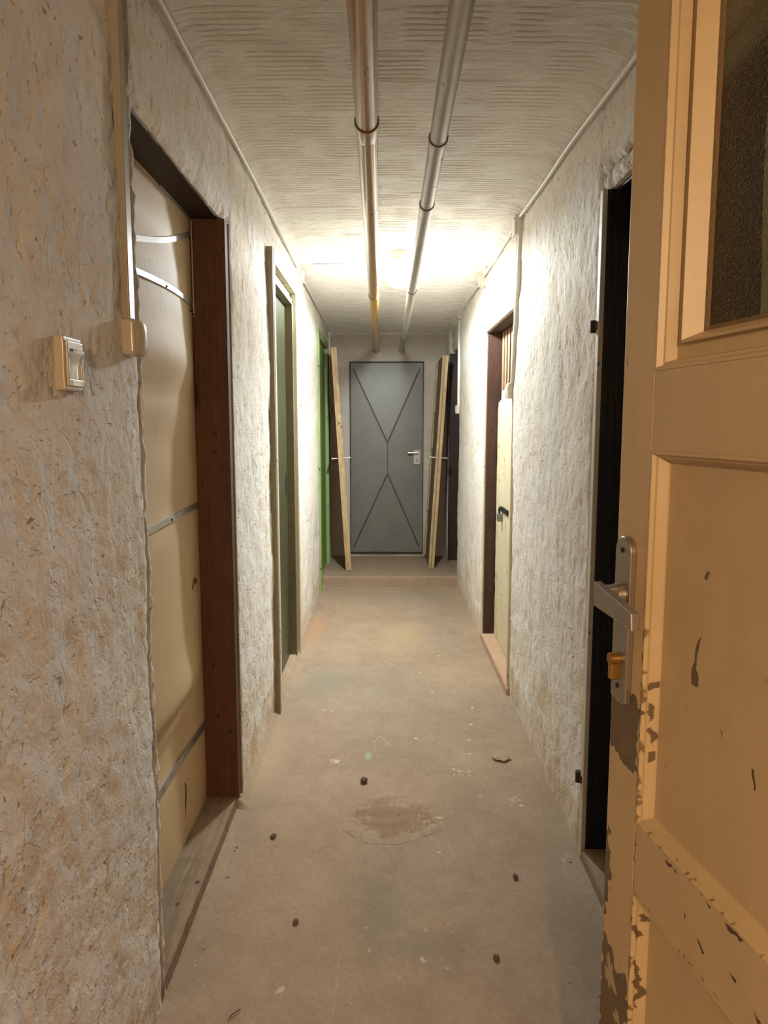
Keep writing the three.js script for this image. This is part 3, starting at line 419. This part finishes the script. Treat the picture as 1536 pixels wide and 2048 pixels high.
// ---------------------------------------------------------------- door_3: bright green, far left
{
  const d = struct(base('door_3'), 'bright green cellar door in a green frame at the step'), X = XL, [zn, zf] = LO3;
  mesh('frame', join([bx(X - 0.1, X + 0.014, 0.0, 2.1, zn + 0.01, zn - 0.045, 0.004), bx(X - 0.1, X + 0.014, 0.0, 2.1, zf + 0.05, zf - 0.005, 0.004), bx(X - 0.1, X + 0.014, 2.05, 2.11, zn, zf, 0.004)]), M.greenFrame, d);
  mesh('leaf', bx(X - 0.07, X - 0.016, 0.1, 2.048, zn - 0.048, zf + 0.052, 0.004), M.green, d);
  mesh('threshold', bx(X - 0.14, X - 0.006, -0.01, 0.095, zn - 0.045, zf + 0.05, 0.01), M.cement, d);
}
// ---------------------------------------------------------------- door_4: grey steel door in the end wall
{
  const d = struct(base('door_4'), 'grey sheet steel door with pressed diagonal ribs and a lever handle'), x0 = -0.316, x1 = 0.368, y0 = 0.132, y1 = 1.955, Z = ZE + 0.016;
  mesh('frame', join([bx(x0 - 0.012, x0 - 0.004, y0 - 0.012, y1 + 0.014, ZE - 0.02, Z + 0.006, 0.001), bx(x1 + 0.004, x1 + 0.012, y0 - 0.012, y1 + 0.014, ZE - 0.02, Z + 0.006, 0.001), bx(x0 - 0.012, x1 + 0.012, y1 + 0.004, y1 + 0.016, ZE - 0.02, Z + 0.006, 0.001), bx(x0 - 0.012, x1 + 0.012, y0 - 0.016, y0 - 0.004, ZE - 0.02, Z + 0.008, 0.001)]), M.steelDark, d);
  const A = [0.036, 1.2], B = [0.036, 0.9], V = (p, z) => [p[0], p[1], Z + z], c = [[x0, y0], [x1, y0], [x1, y1], [x0, y1]], tri = [];
  const t = (...p) => tri.push(...p.flat()), hi = 0.014;
  t(V(c[3], 0), V(A, hi), V(c[2], 0)); t(V(c[0], 0), V(c[1], 0), V(B, hi)); t(V(c[3], 0), V(c[0], 0), V(B, hi)); t(V(c[3], 0), V(B, hi), V(A, hi)); t(V(c[2], 0), V(A, hi), V(B, hi)); t(V(c[2], 0), V(B, hi), V(c[1], 0));
  const g = new THREE.BufferGeometry(); g.setAttribute('position', new THREE.Float32BufferAttribute(tri, 3)); g.computeVertexNormals();
  const back = bx(x0, x1, y0, y1, Z - 0.03, Z - 0.0005, 0.001);
  const lf = mesh('leaf', mergeGeometries([flat(muv(g)), back]), M.steelDoor, d);
  const edge = (c0, E) => { for (const [dx, r, m] of [[0, 0.0042, M.steelRib], [-0.009, 0.0036, M.steelDoor]]) mesh('rib', tube([[lerp(c0[0], E[0], 0.07) + dx, lerp(c0[1], E[1], 0.07), Z + hi * 0.07], [lerp(c0[0], E[0], 0.5) + dx, lerp(c0[1], E[1], 0.5), Z + hi * 0.5], [E[0] + dx, E[1], Z + hi]], r, 4, 8), m, lf); };
  edge(c[3], A); edge(c[2], A); edge(c[0], B); edge(c[1], B); mesh('rib', tube([[A[0], A[1], Z + hi], [B[0], B[1], Z + hi]], 0.0032, 2, 8), M.steelRib, lf);
  mesh('lock_plate', bx(0.285, 0.352, 0.99, 1.13, Z - 0.002, Z + 0.018, 0.004), M.greyPipe, d);
  const h = mesh('handle', join([cyl(0.008, 0.008, 0.05, 14).rotateX(PI / 2).translate(0.318, 1.105, Z + 0.03), bx(0.225, 0.328, 1.096, 1.114, Z + 0.05, Z + 0.062, 0.005)]), M.chrome, d); void h;
  mesh('keyhole', bx(0.315, 0.323, 1.018, 1.04, Z + 0.017, Z + 0.0195, 0.001), M.iron, d);
}
// ---------------------------------------------------------------- door_5: cream sheet over vertical slats, right
{
  const d = struct(base('door_5'), 'cream sheeted cellar door with a slatted vent above and torn top edge'), X = XR, [zn, zf] = RO2;
  mesh('casing_head', bx(X - 0.008, X + 0.03, 1.925, 1.995, zn + 0.0, zf - 0.01, 0.004), M.cream, d);
  mesh('casing', bx(X - 0.006, X + 0.02, 0.05, 1.95, zf + 0.006, zf - 0.012, 0.004), M.cream, d);
  mesh('casing', bx(X - 0.004, X + 0.03, 0.0, 1.95, zn + 0.002, zn - 0.016, 0.004), M.cream, d);
  mesh('head', bx(X + 0.012, X + 0.2, 1.92, 1.98, zn, zf, 0.004), M.darkBrown, d);
  mesh('jamb', bx(X + 0.004, X + 0.2, 0.05, 1.94, zf + 0.02, zf - 0.03, 0.005), M.maroon, d);
  mesh('jamb', bx(X + 0.03, X + 0.2, 0.05, 1.94, zn - 0.0, zn - 0.03, 0.005), M.maroon, d);
  for (let i = 0; i < 11; i++) { const z = zn - 0.03 - i * 0.1; if (z - 0.056 < zf) break; mesh('slat', bx(X + 0.084, X + 0.095, 0.08, 1.918, z, z - 0.056, 0.002), M.slat, d); }
  mesh('rail', bx(X + 0.097, X + 0.12, 1.2, 1.28, zn - 0.03, zf + 0.02, 0.003), M.darkBrown, d); mesh('rail', bx(X + 0.097, X + 0.12, 0.3, 0.38, zn - 0.03, zf + 0.02, 0.003), M.darkBrown, d);
  const s = new THREE.Shape(), r = rng(14), z0 = -(zn - 0.035), z1 = -(zf + 0.028); s.moveTo(z0, 0.06); s.lineTo(z1, 0.06);
  for (let i = 1; i <= 24; i++) s.lineTo(z1 - 0.014 * r() * (r() > 0.7 ? 1.6 : 0.5), 0.06 + i * 0.058);
  for (let i = 0; i <= 30; i++) s.lineTo(lerp(z1 - 0.03, z0, i / 30), 1.56 + 0.075 * (i / 30) + 0.022 * (r() - 0.5) + (i < 4 ? -0.05 : 0));
  const lf = new THREE.ExtrudeGeometry(s, { depth: 0.005, bevelEnabled: false }); lf.rotateY(PI / 2); lf.translate(X + 0.071, 0, 0);
  mesh('sheet', muv(flat(lf)), M.creamLeaf, d);
  mesh('threshold', bx(X - 0.008, X + 0.2, -0.01, 0.055, zn + 0.02, zf - 0.02, 0.012), M.pinkCement, d);
  const k = mesh('hasp', bx(X + 0.062, X + 0.072, 0.865, 0.895, -4.02, -4.26, 0.003), M.iron, d); void k;
  const p = tag(base('padlock', [X + 0.053, 0.83, -4.235]), 'small steel padlock hanging from the hasp of the cream door', 'padlock');
  mesh('body', bx(-0.011, 0.011, -0.024, 0.024, -0.022, 0.022, 0.005), M.nickel, p);
  mesh('shackle', tube([[0, 0.02, -0.014], [0, 0.045, -0.014], [0, 0.06, 0], [0, 0.045, 0.014], [0, 0.02, 0.014]], 0.0042, 20, 8), M.iron, p);
}
// ---------------------------------------------------------------- door_6: blackened doorway, near right, standing open to a dark cellar
{
  const d = struct(base('door_6'), 'open doorway with blackened timber jamb and narrow white trim'), X = XR, [zn, zf] = RO1;
  mesh('jamb', bx(X + 0.004, X + 0.22, 0.045, 2.03, zf + 0.034, zf - 0.02, 0.005), M.blackWood, d);
  mesh('head', bx(X + 0.03, X + 0.22, 2.02, 2.06, zn, zf, 0.005), M.blackWood, d);
  mesh('trim_strip', bx(X - 0.008, X + 0.016, 0.02, 2.03, zf + 0.032, zf + 0.002, 0.003), M.white, d);
  mesh('threshold', bx(X - 0.006, X + 0.22, -0.01, 0.05, zn, zf, 0.01), M.cement, d);
  for (const y of [1.655, 0.27]) mesh('hinge_pin', join([cyl(0.01, 0.01, 0.035, 12).translate(X - 0.012, y, zf - 0.006), bx(X - 0.012, X + 0.004, y - 0.012, y + 0.012, zf - 0.004, zf + 0.02, 0.002)]), M.maroon, d);
}
// ---------------------------------------------------------------- door_7: dark brown doorway, far right
{
  const d = struct(base('door_7'), 'dark brown board door deep in the far right opening'), X = XR, [zn, zf] = RO3;
  mesh('jamb', bx(X - 0.02, X + 0.2, 0.09, 2.02, zf + 0.03, zf - 0.01, 0.004), M.darkBrown, d);
  for (let i = 0; i < 5; i++) mesh('board', bx(X + 0.13, X + 0.15, 0.1, 2.02, zn - 0.002 - i * 0.122, zn - 0.12 - i * 0.122, 0.004), M.darkBrown, d);
  mesh('threshold', bx(X - 0.01, X + 0.2, -0.01, 0.1, zn, zf, 0.01), M.cement, d);
}
// ---------------------------------------------------------------- door_8: the cream painted panel door opened towards the camera, right foreground
{
  const a = THREE.MathUtils.degToRad(9), d = struct(base('door_8', [0.335, 0, -1.03]), 'open cream painted panel door with glazed top and worn lever handle'); d.rotation.y = -(PI / 2 - a);
  const duv = (g) => { const p = g.attributes.position, u = new Float32Array(p.count * 2); for (let i = 0; i < p.count; i++) u.set([p.getX(i) / 0.8, p.getY(i) / 2], i * 2); g.setAttribute('uv', new THREE.BufferAttribute(u, 2)); return g; };
  const B = (...q) => duv(bx(...q)), T = 0.05, W = 0.8;
  mesh('stile', B(0, 0.085, 0.03, 1.995, -T, 0, 0.003), M.door, d); mesh('stile', B(W - 0.085, W, 0.03, 1.995, -T, 0, 0.003), M.door, d);
  for (const [y0, y1] of [[0.03, 0.2], [0.72, 0.823], [1.336, 1.44], [1.91, 1.995]]) mesh('rail', B(0.0849, W - 0.0849, y0, y1, -T, 0, 0.002), M.door, d);
  for (const [y0, y1] of [[0.2, 0.72], [0.823, 1.336]]) mesh('panel', B(0.084, W - 0.084, y0, y1, -T + 0.012, -0.02, 0.002), M.door, d);
  const ring = (u0, u1, y0, y1, prof, name, mat = M.door) => {
    const at = (s, i, k) => { const [ins, z] = prof[k], x = [u0 + ins, u1 - ins, u1 - ins, u0 + ins], y = [y0 + ins, y0 + ins, y1 - ins, y1 - ins], j = (s + i) % 4; return [x[j], y[j], z]; };
    for (let s = 0; s < 4; s++) { const v = []; for (let k = 0; k + 1 < prof.length; k++) { const A = at(s, 0, k), Bq = at(s, 1, k), C = at(s, 1, k + 1), D = at(s, 0, k + 1); v.push(...A, ...Bq, ...C, ...A, ...C, ...D); } const g = new THREE.BufferGeometry(); g.setAttribute('position', new THREE.Float32BufferAttribute(v, 3)); g.computeVertexNormals(); mesh(name, duv(g), mat, d); }
  };
  const mould = [[-0.001, -0.003], [-0.001, 0.0005], [0.003, 0.0005], [0.0045, -0.0045], [0.0075, -0.006], [0.012, -0.0185], [0.014, -0.0205]];
  ring(0.085, W - 0.085, 0.823, 1.336, mould, 'moulding'); ring(0.085, W - 0.085, 0.2, 0.72, mould, 'moulding');
  ring(0.085, W - 0.085, 1.44, 1.91, [[-0.001, -0.003], [-0.001, 0.0006], [0.003, 0.0006], [0.006, -0.007], [0.009, -0.008], [0.013, -0.022], [0.033, -0.0225]], 'moulding');
  ring(0.117, W - 0.117, 1.472, 1.878, [[-0.001, -0.026], [-0.001, -0.015], [0.002, -0.014], [0.005, -0.02], [0.012, -0.037], [0.0125, -0.041]], 'glazing_bead');
  ring(0.129, W - 0.129, 1.484, 1.866, [[-0.002, -0.036], [0.003, -0.0385], [0.006, -0.041]], 'putty', M.putty);
  const gl = new THREE.PlaneGeometry(W - 0.25, 0.4).translate(W / 2, 1.675, -0.041); { const p = gl.attributes.position, u = gl.attributes.uv; for (let i = 0; i < p.count; i++) u.setXY(i, p.getX(i), p.getY(i)); }
  mesh('glass_pane', gl, M.glass, d);
  // long handle plate with rounded ends, lever, brass lock cylinder
  const pl = new THREE.Shape(), w = 0.019; pl.moveTo(-w, -0.114); pl.lineTo(w, -0.114); pl.lineTo(w, 0.096); pl.absarc(0, 0.096, w, 0, PI, false); pl.lineTo(-w, -0.114);
  const hp = mesh('handle_plate', muv(flat(new THREE.ExtrudeGeometry(pl, { depth: 0.006, bevelEnabled: true, bevelSize: 0.0022, bevelThickness: 0.0022, bevelSegments: 3, curveSegments: 12 }))).translate(0.038, 1.1, 0.002), M.handle, d);
  for (const y of [1.198, 1.004]) mesh('screw', cyl(0.0036, 0.0036, 0.003, 12).rotateX(PI / 2).translate(0.038, y, 0.0102), M.iron, hp);
  const lever = new THREE.Shape(); lever.moveTo(-0.013, 0.014); lever.lineTo(0.092, -0.004); lever.lineTo(0.094, -0.022); lever.lineTo(-0.011, -0.016); lever.lineTo(-0.013, 0.014);
  const lv = new THREE.ExtrudeGeometry(lever, { depth: 0.009, bevelEnabled: true, bevelSize: 0.002, bevelThickness: 0.002, bevelSegments: 2 });
  mesh('lever', join([muv(cyl(0.015, 0.016, 0.012, 24).rotateX(PI / 2).translate(0.036, 1.135, 0.014)), muv(bx(0.026, 0.046, 1.121, 1.148, 0.014, 0.041, 0.004)), muv(flat(lv)).translate(0.036, 1.135, 0.033)]), M.handle, d);
  mesh('lock_cylinder', join([cyl(0.0085, 0.0085, 0.016, 20).rotateX(PI / 2).translate(0.034, 1.042, 0.014), bx(0.0292, 0.0388, 1.012, 1.04, 0.006, 0.022, 0.003)]), M.brass, d);
}

// ---------------------------------------------------------------- two loose door leaves leaning at the far end
function leanLeaf(x0, x1, z0, z1, h, th, face, edge, label, panels, yaw = 0) {
  const t = tag(base('door_leaf', [x0, STEP_H + 0.003, z0]), label, 'door leaf', undefined), lean = Math.atan2(x1 - x0, h), L = z0 - z1; t.rotation.z = -lean; t.rotation.order = 'YXZ'; t.rotation.y = yaw;
  const s = x0 < 0 ? 1 : -1, a = -th / 2, b = th / 2; // s: side that faces the corridor
  const y0 = s > 0 ? 0 : 0; void y0;
  mesh('core', bx(a + 0.004, b - 0.004, 0.002, h, -L, -0.004, 0.002), face, t);
  if (panels) {
    mesh('edge_lipping', bx(a, a + 0.022, 0, h, -0.03, 0, 0.002), edge, t); mesh('edge_lipping', bx(a + 0.026, b, 0, h, -0.03, 0.001, 0.002), M.pine, t);
    for (const [p, q] of [[0.02, 0.34], [0.46, 0.93], [1.05, 1.28], [1.4, h - 0.02]]) mesh('panel_moulding', bx(a - 0.012, a + 0.008, p, q, -L + 0.04, -L + 0.075, 0.004), M.paleEdge, t);
    mesh('panel_moulding', bx(a - 0.01, a + 0.006, 0.02, h - 0.02, -L, -L + 0.02, 0.004), M.paleEdge, t);
  } else mesh('edge_lipping', bx(a, b, 0, h, -0.03, 0, 0.002), edge, t);
  for (const q of [1, -1]) { const X = q > 0 ? b : a; mesh('handle', join([cyl(0.008, 0.008, 0.055, 12).rotateZ(PI / 2).translate(X + q * 0.026, 0.99, -0.06), bx(X + q * 0.044, X + q * 0.058, 0.98, 1.0, -0.05, -0.17, 0.004)]), M.chrome, t); }
  return t;
}
leanLeaf(-0.312, -0.43, -6.3, -7.0, 1.94, 0.05, M.darkBrown, M.pine, 'loose door leaf with pale pine edge leaning left beside the green door', false, 0.075);
leanLeaf(0.423, 0.536, -6.4, -7.02, 1.88, 0.052, M.walnut, M.paleEdge, 'brown loose panel door leaf with twin pale edges leaning against the right wall', true);

// ---------------------------------------------------------------- pipes under the ceiling
{
  const pipe = (name, label, A, B, r, mat, sleeves) => {
    const a = new THREE.Vector3(...A), b = new THREE.Vector3(...B), dir = b.clone().sub(a), L = dir.length(), g = base(name, A); g.quaternion.setFromUnitVectors(new THREE.Vector3(0, 0, -1), dir.normalize());
    tag(g, label, 'pipe');
    const puv = (q) => { const p = q.attributes.position, u = new Float32Array(p.count * 2); for (let i = 0; i < p.count; i++) u.set([(Math.atan2(p.getX(i), p.getY(i)) / (2 * PI)) * 0.25, p.getZ(i)], i * 2); q.setAttribute('uv', new THREE.BufferAttribute(u, 2)); return q; };
    mesh('run', puv(new THREE.CylinderGeometry(r, r, L, 40, 120, true).rotateX(PI / 2).translate(0, 0, -L / 2)), mat, g);
    for (const z of sleeves) { const s = -(A[2] - z), k = r * 1.12, l = 0.085, pts = [[r, 0], [k - 0.001, 0.0], [k, 0.001], [k, l * 0.35], [r * 1.05, l * 0.85], [r, l]].map(([x, y]) => new THREE.Vector2(x, y)); mesh('sleeve', puv(new THREE.LatheGeometry(pts, 40).rotateX(-PI / 2).translate(0, 0, s)), mat, g); mesh('sleeve_joint', flat(new THREE.TorusGeometry(r + 0.0012, 0.0016, 8, 40)).translate(0, 0, s + 0.0012), M.shade, g); }
    mesh('wall_collar', flat(new THREE.TorusGeometry(r + 0.004, 0.007, 8, 32)).translate(0, 0, -L + 0.012), M.endWall, g);
  };
  pipe('gas_pipe', 'ochre yellow glossy gas pipe running along the ceiling left of the lamp', [-0.03, 2.118, -0.04], [-0.077, 2.085, -7.06], 0.0275, M.yellowPipe, [-1.875, -4.2]);
  pipe('water_pipe', 'thinner pale grey pipe running along the ceiling right of the lamp', [0.128, 2.105, -0.04], [0.168, 2.082, -7.06], 0.0225, M.greyPipe, [-1.95, -2.5, -4.02, -6.1]);
}
// ---------------------------------------------------------------- ceiling lamp
{
  const p = [0.087, ceilY(-4.19) - 0.004, -4.19], t = tag(base('ceiling_lamp', p), 'lit white glass globe lamp on a cream ceramic base under the ceiling', 'lamp');
  mesh('base', flat(new THREE.LatheGeometry([[0.0001, 0.004], [0.056, 0.004], [0.056, -0.03], [0.052, -0.036], [0.05, -0.05], [0.0001, -0.05]].map(([x, y]) => new THREE.Vector2(x, y)), 40)), M.ceramic, t);
  mesh('globe', new THREE.SphereGeometry(0.079, 40, 28).translate(0, -0.117, 0), M.globe, t);
  const l = new THREE.PointLight(LAMP_C, LAMP_I, 0, 2); l.position.set(0, -0.117, 0); l.castShadow = true; l.shadow.radius = 3.6; l.shadow.bias = -0.002; t.add(l);
  // the bulb inside stands cap up, so most of its light leaves the globe downwards and sideways
  const s = new THREE.SpotLight(LAMP_C, LAMP_DOWN, 0, PI / 2, 0.12, 2); s.position.set(0, -0.117, 0); s.castShadow = true; s.shadow.radius = 3.6; t.add(s); s.target.position.set(0, -2, 0); t.add(s.target);
}
// warm lamp in the room behind the camera
{
  const t = tag(base('wall_lamp', WARM_P), 'warm bare bulb hanging in the room behind the doorway', 'lamp');
  mesh('bulb', new THREE.SphereGeometry(0.045, 24, 16), M.bulb, t); mesh('cord', cyl(0.004, 0.004, 2.43 - WARM_P[1] - 0.04, 8).translate(0, 0.04 + (2.43 - WARM_P[1] - 0.04) / 2, 0), M.iron, t);
  const l = new THREE.PointLight(WARM_C, WARM_I, 0, 2); l.castShadow = true; l.shadow.radius = 2; t.add(l);
}
// ---------------------------------------------------------------- cable ducts, boxes, switches
const duct = (label, geo, mat = M.duct) => tag(mesh('cable_duct', geo, mat), label, 'cable duct');
duct('narrow cable duct along the left wall top from camera to first junction box', join([tube([[XL + 0.012, 2.31, -0.3], [XL + 0.013, 2.312, -1.8], [XL + 0.014, 2.31, -2.3], [XL + 0.01, 2.316, -2.95], [XL + 0.012, 2.285, -4.4]], 0.008, 40, 8)]));
duct('cable duct along the left wall top between the two left junction boxes', tube([[XL + 0.012, 2.275, -4.55], [XL + 0.012, 2.255, -5.6], [XL + 0.012, 2.23, -6.83]], 0.009, 20, 8));
duct('cable duct along the right wall top from camera to the grey junction box', tube([[XR - 0.012, 2.25, -0.3], [XR - 0.012, 2.263, -1.94], [XR - 0.013, 2.285, -2.5], [XR - 0.01, 2.29, -2.9], [XR - 0.013, 2.3, -3.41]], 0.008, 40, 8));
duct('short cable duct between the grey and the middle right junction boxes', tube([[XR - 0.012, 2.285, -3.46], [XR - 0.012, 2.28, -4.6]], 0.008, 8, 8));
duct('cable duct along the right wall top behind the middle junction box', tube([[XR - 0.012, 2.27, -4.7], [XR - 0.012, 2.268, -5.4], [XR - 0.012, 2.26, -6.03]], 0.009, 16, 8));
duct('straight white cable duct crossing the ceiling behind the globe lamp', bx(XL + 0.02, XR - 0.02, ceilY(-4.45) - 0.024, ceilY(-4.45) - 0.002, -4.44, -4.462, 0.003));
duct('wide vertical cable duct down to the cream surface switch beside the beige door', join([bx(XL - 0.006, XL + 0.012, 1.57, 2.31, -1.472, -1.492, 0.003), bx(XL - 0.006, XL + 0.01, 1.57, 2.31, -1.492, -1.508, 0.002)]), M.ductTan);
duct('vertical cable duct down to the small switch beside the olive door', bx(XL - 0.004, XL + 0.012, 1.56, 2.24, -4.46, -4.48, 0.003));
duct('vertical cable duct beside the green door down to a switch', bx(XL - 0.004, XL + 0.012, 1.54, 2.19, -6.9, -6.92, 0.003));
duct('vertical cable duct from the grey junction box to the switch by the padlocked door', bx(-0.01, 0.01, -0.335, 0.335, -0.0105, 0.0105, 0.003).rotateX(0.19).translate(XR - 0.006, 1.897, -3.475), M.plasticGrey);
duct('vertical cable duct beside the far right dark opening', bx(XR - 0.014, XR + 0.006, 1.53, 2.24, -6.1, -6.122, 0.003));
const jbox = (S, y, z, label, mat = M.plasticGrey, w = 0.085, h = 0.09, dp = 0.036) => {
  const t = tag(base('junction_box', [S < 0 ? XL : XR, y, z]), label, 'junction box', undefined), f = (q) => (S < 0 ? q : -q);
  mesh('body', bx(f(-0.006), f(dp - 0.008), -h / 2, h / 2, -w / 2, w / 2, 0.005), mat, t); const lid = mesh('lid', bx(f(dp - 0.0075), f(dp), -h / 2 + 0.003, h / 2 - 0.003, -w / 2 + 0.003, w / 2 - 0.003, 0.003), mat, t);
  for (const q of [-1, 1]) mesh('screw', cyl(0.004, 0.004, 0.002, 10).rotateZ(PI / 2).translate(f(dp + 0.0005), q * h * 0.3, q * w * 0.3), M.iron, lid);
};
jbox(-1, 2.262, -4.47, 'white junction box above the olive door frame'); jbox(-1, 2.215, -6.88, 'small junction box in the far left ceiling corner', M.plasticGrey, 0.07, 0.08, 0.03);
jbox(1, 2.27, -3.44, 'grey junction box on the right wall above the padlocked door, nearest of the right boxes'); jbox(1, 2.27, -4.65, 'white junction box on the right wall level with the lamp', M.plastic); jbox(1, 2.265, -6.07, 'small junction box above the far right dark opening', M.plasticGrey, 0.07, 0.075, 0.032);
const surfSwitch = (S, y, z, label, w, h, dp, mat = M.plastic) => {
  const t = tag(base('surface_switch', [S < 0 ? XL : XR, y, z]), label, 'switch', undefined), f = (q) => (S < 0 ? q : -q);
  mesh('housing', bx(f(-0.006), f(dp * 0.7), -h / 2, h / 2, -w / 2, w / 2, 0.009), mat, t);
  const cap = grid(12, 12, (u, v) => { const a = u * 2 - 1, b = v * 2 - 1; return [f(dp * 0.68 + dp * 0.34 * (1 - a * a) * (1 - 0.5 * Math.pow(abs(b), 4))), b * h * 0.46, a * w * 0.46]; }, [f(1), 0, 0], (p) => [p[2], p[1]]);
  mesh('rocker', cap, mat === M.plastic ? M.rocker : mat, t);
};
surfSwitch(-1, 1.543, -1.488, 'chunky cream surface switch at the lower end of the wide duct', 0.064, 0.072, 0.037, M.plasticTan);
surfSwitch(1, 1.535, -3.57, 'cream surface switch on the right wall beside the padlocked door', 0.07, 0.076, 0.034);
surfSwitch(1, 1.5, -6.13, 'small white switch beside the far right dark opening', 0.06, 0.075, 0.03); surfSwitch(-1, 1.512, -6.91, 'small white switch between green door and leaning leaf', 0.05, 0.075, 0.024); surfSwitch(-1, 1.522, -4.5, 'small white switch between olive and green doors', 0.055, 0.06, 0.02);
{ // flush rocker switch, near left
  const t = tag(base('light_switch', [XL, 1.468, -1.202]), 'square cream rocker light switch on the bare near left wall', 'switch'), p = M.plasticTan;
  mesh('plate', bx(-0.008, 0.009, -0.043, 0.043, -0.034, 0.034, 0.003), p, t);
  mesh('frame', join([bx(0.0085, 0.0135, 0.022, 0.036, -0.03, 0.03, 0.002), bx(0.0085, 0.0135, -0.036, -0.024, -0.03, 0.03, 0.002), bx(0.0085, 0.0135, -0.026, 0.024, -0.03, -0.022, 0.002), bx(0.0085, 0.0135, -0.026, 0.024, 0.022, 0.03, 0.002)]), p, t);
  mesh('rocker', grid(10, 16, (u, v) => { const b = v * 2 - 1; return [0.01 + 0.009 * sstep(-0.6, 1, b) * sstep(-0.6, 1, b) + 0.001 * cos(PI * (u - 0.5)), b * 0.0225 - 0.001, lerp(0.0215, -0.0215, u)]; }, [1, 0, 0], (q) => [q[2], q[1]]), M.rocker, t);
  mesh('label_window', bx(0.013, 0.0145, -0.035, -0.027, -0.018, 0.018, 0.001), M.rocker, t);
}
// ---------------------------------------------------------------- litter on the floor
{
  const lump = (name, label, x, z, s, mat, seed) => { const g = new THREE.IcosahedronGeometry(1, 3), p = g.attributes.position; for (let i = 0; i < p.count; i++) { const v = [p.getX(i), p.getY(i), p.getZ(i)], k = 1 + 0.4 * n3(v[0] * 1.4 + seed, v[1] * 1.4, v[2] * 1.4) + 0.15 * n3(v[0] * 4, v[1] * 4 + seed, v[2] * 4); p.setXYZ(i, v[0] * k * s[0], v[1] * k * s[1], v[2] * k * s[2]); } g.computeVertexNormals(); return tag(mesh(name, muv(g).translate(0, s[1] * 0.8, 0), mat), label, 'debris'), scene.children[scene.children.length - 1].position.set(x, 0.001, z); };
  lump('mortar_chip', 'flat pale mortar chip lying near the right wall', 0.487, -2.857, [0.034, 0.009, 0.034], M.mortar, 3); lump('dirt_clump', 'dark dirt clump lying just beyond the round floor patch', -0.077, -2.655, [0.014, 0.01, 0.018], M.dirt, 8);
  lump('dirt_clump', 'dark crumb lying left of the centre, nearer than the round patch', -0.245, -1.86, [0.008, 0.004, 0.01], M.dirt, 12); lump('dirt_clump', 'dark crumb on the floor by the open panel door', 0.29, -1.72, [0.008, 0.006, 0.009], M.dirt, 15); lump('dirt_clump', 'dark crumb on the near floor towards the black doorway', 0.4, -2.06, [0.008, 0.005, 0.012], M.dirt, 18); lump('dirt_clump', 'dark crumb on the floor below the brown door post', -0.37, -2.28, [0.009, 0.005, 0.014], M.dirt, 21);
  const tw = tube([[-0.36, 0.004, -1.53], [-0.35, 0.006, -1.543], [-0.338, 0.004, -1.556]], 0.0014, 8, 6); tag(mesh('twig', tw, M.dirt), 'short thin dark twig on the floor at the bottom left', 'twig');
  const r = rng(88), cs = []; const crumb = (x, z, s) => { const g = new THREE.DodecahedronGeometry(s, 0); g.scale(1, 0.6, 1).rotateY(r() * 6).translate(x, s * 0.4 + 0.001, z); cs.push(flat(muv(g))); };
  for (let i = 0; i < 130; i++) crumb(XL + 0.005 + 0.05 * r() * r(), -1.5 - 0.98 * r(), 0.0015 + 0.004 * r() * r()); for (let i = 0; i < 90; i++) crumb(XR - 0.02 - 0.04 * r() * r(), -1.9 - 2 * r(), 0.0015 + 0.0035 * r() * r()); for (let i = 0; i < 110; i++) crumb(-0.45 + 1.0 * r(), -1.3 - 3.5 * r(), 0.001 + 0.0025 * r() * r());
  const c = tag(mesh('crumbs', mergeGeometries(cs), M.mortar), 'fine mortar crumbs scattered along the wall foot', 'crumbs'); c.userData.kind = 'stuff';
}
renderer.render(scene, camera);
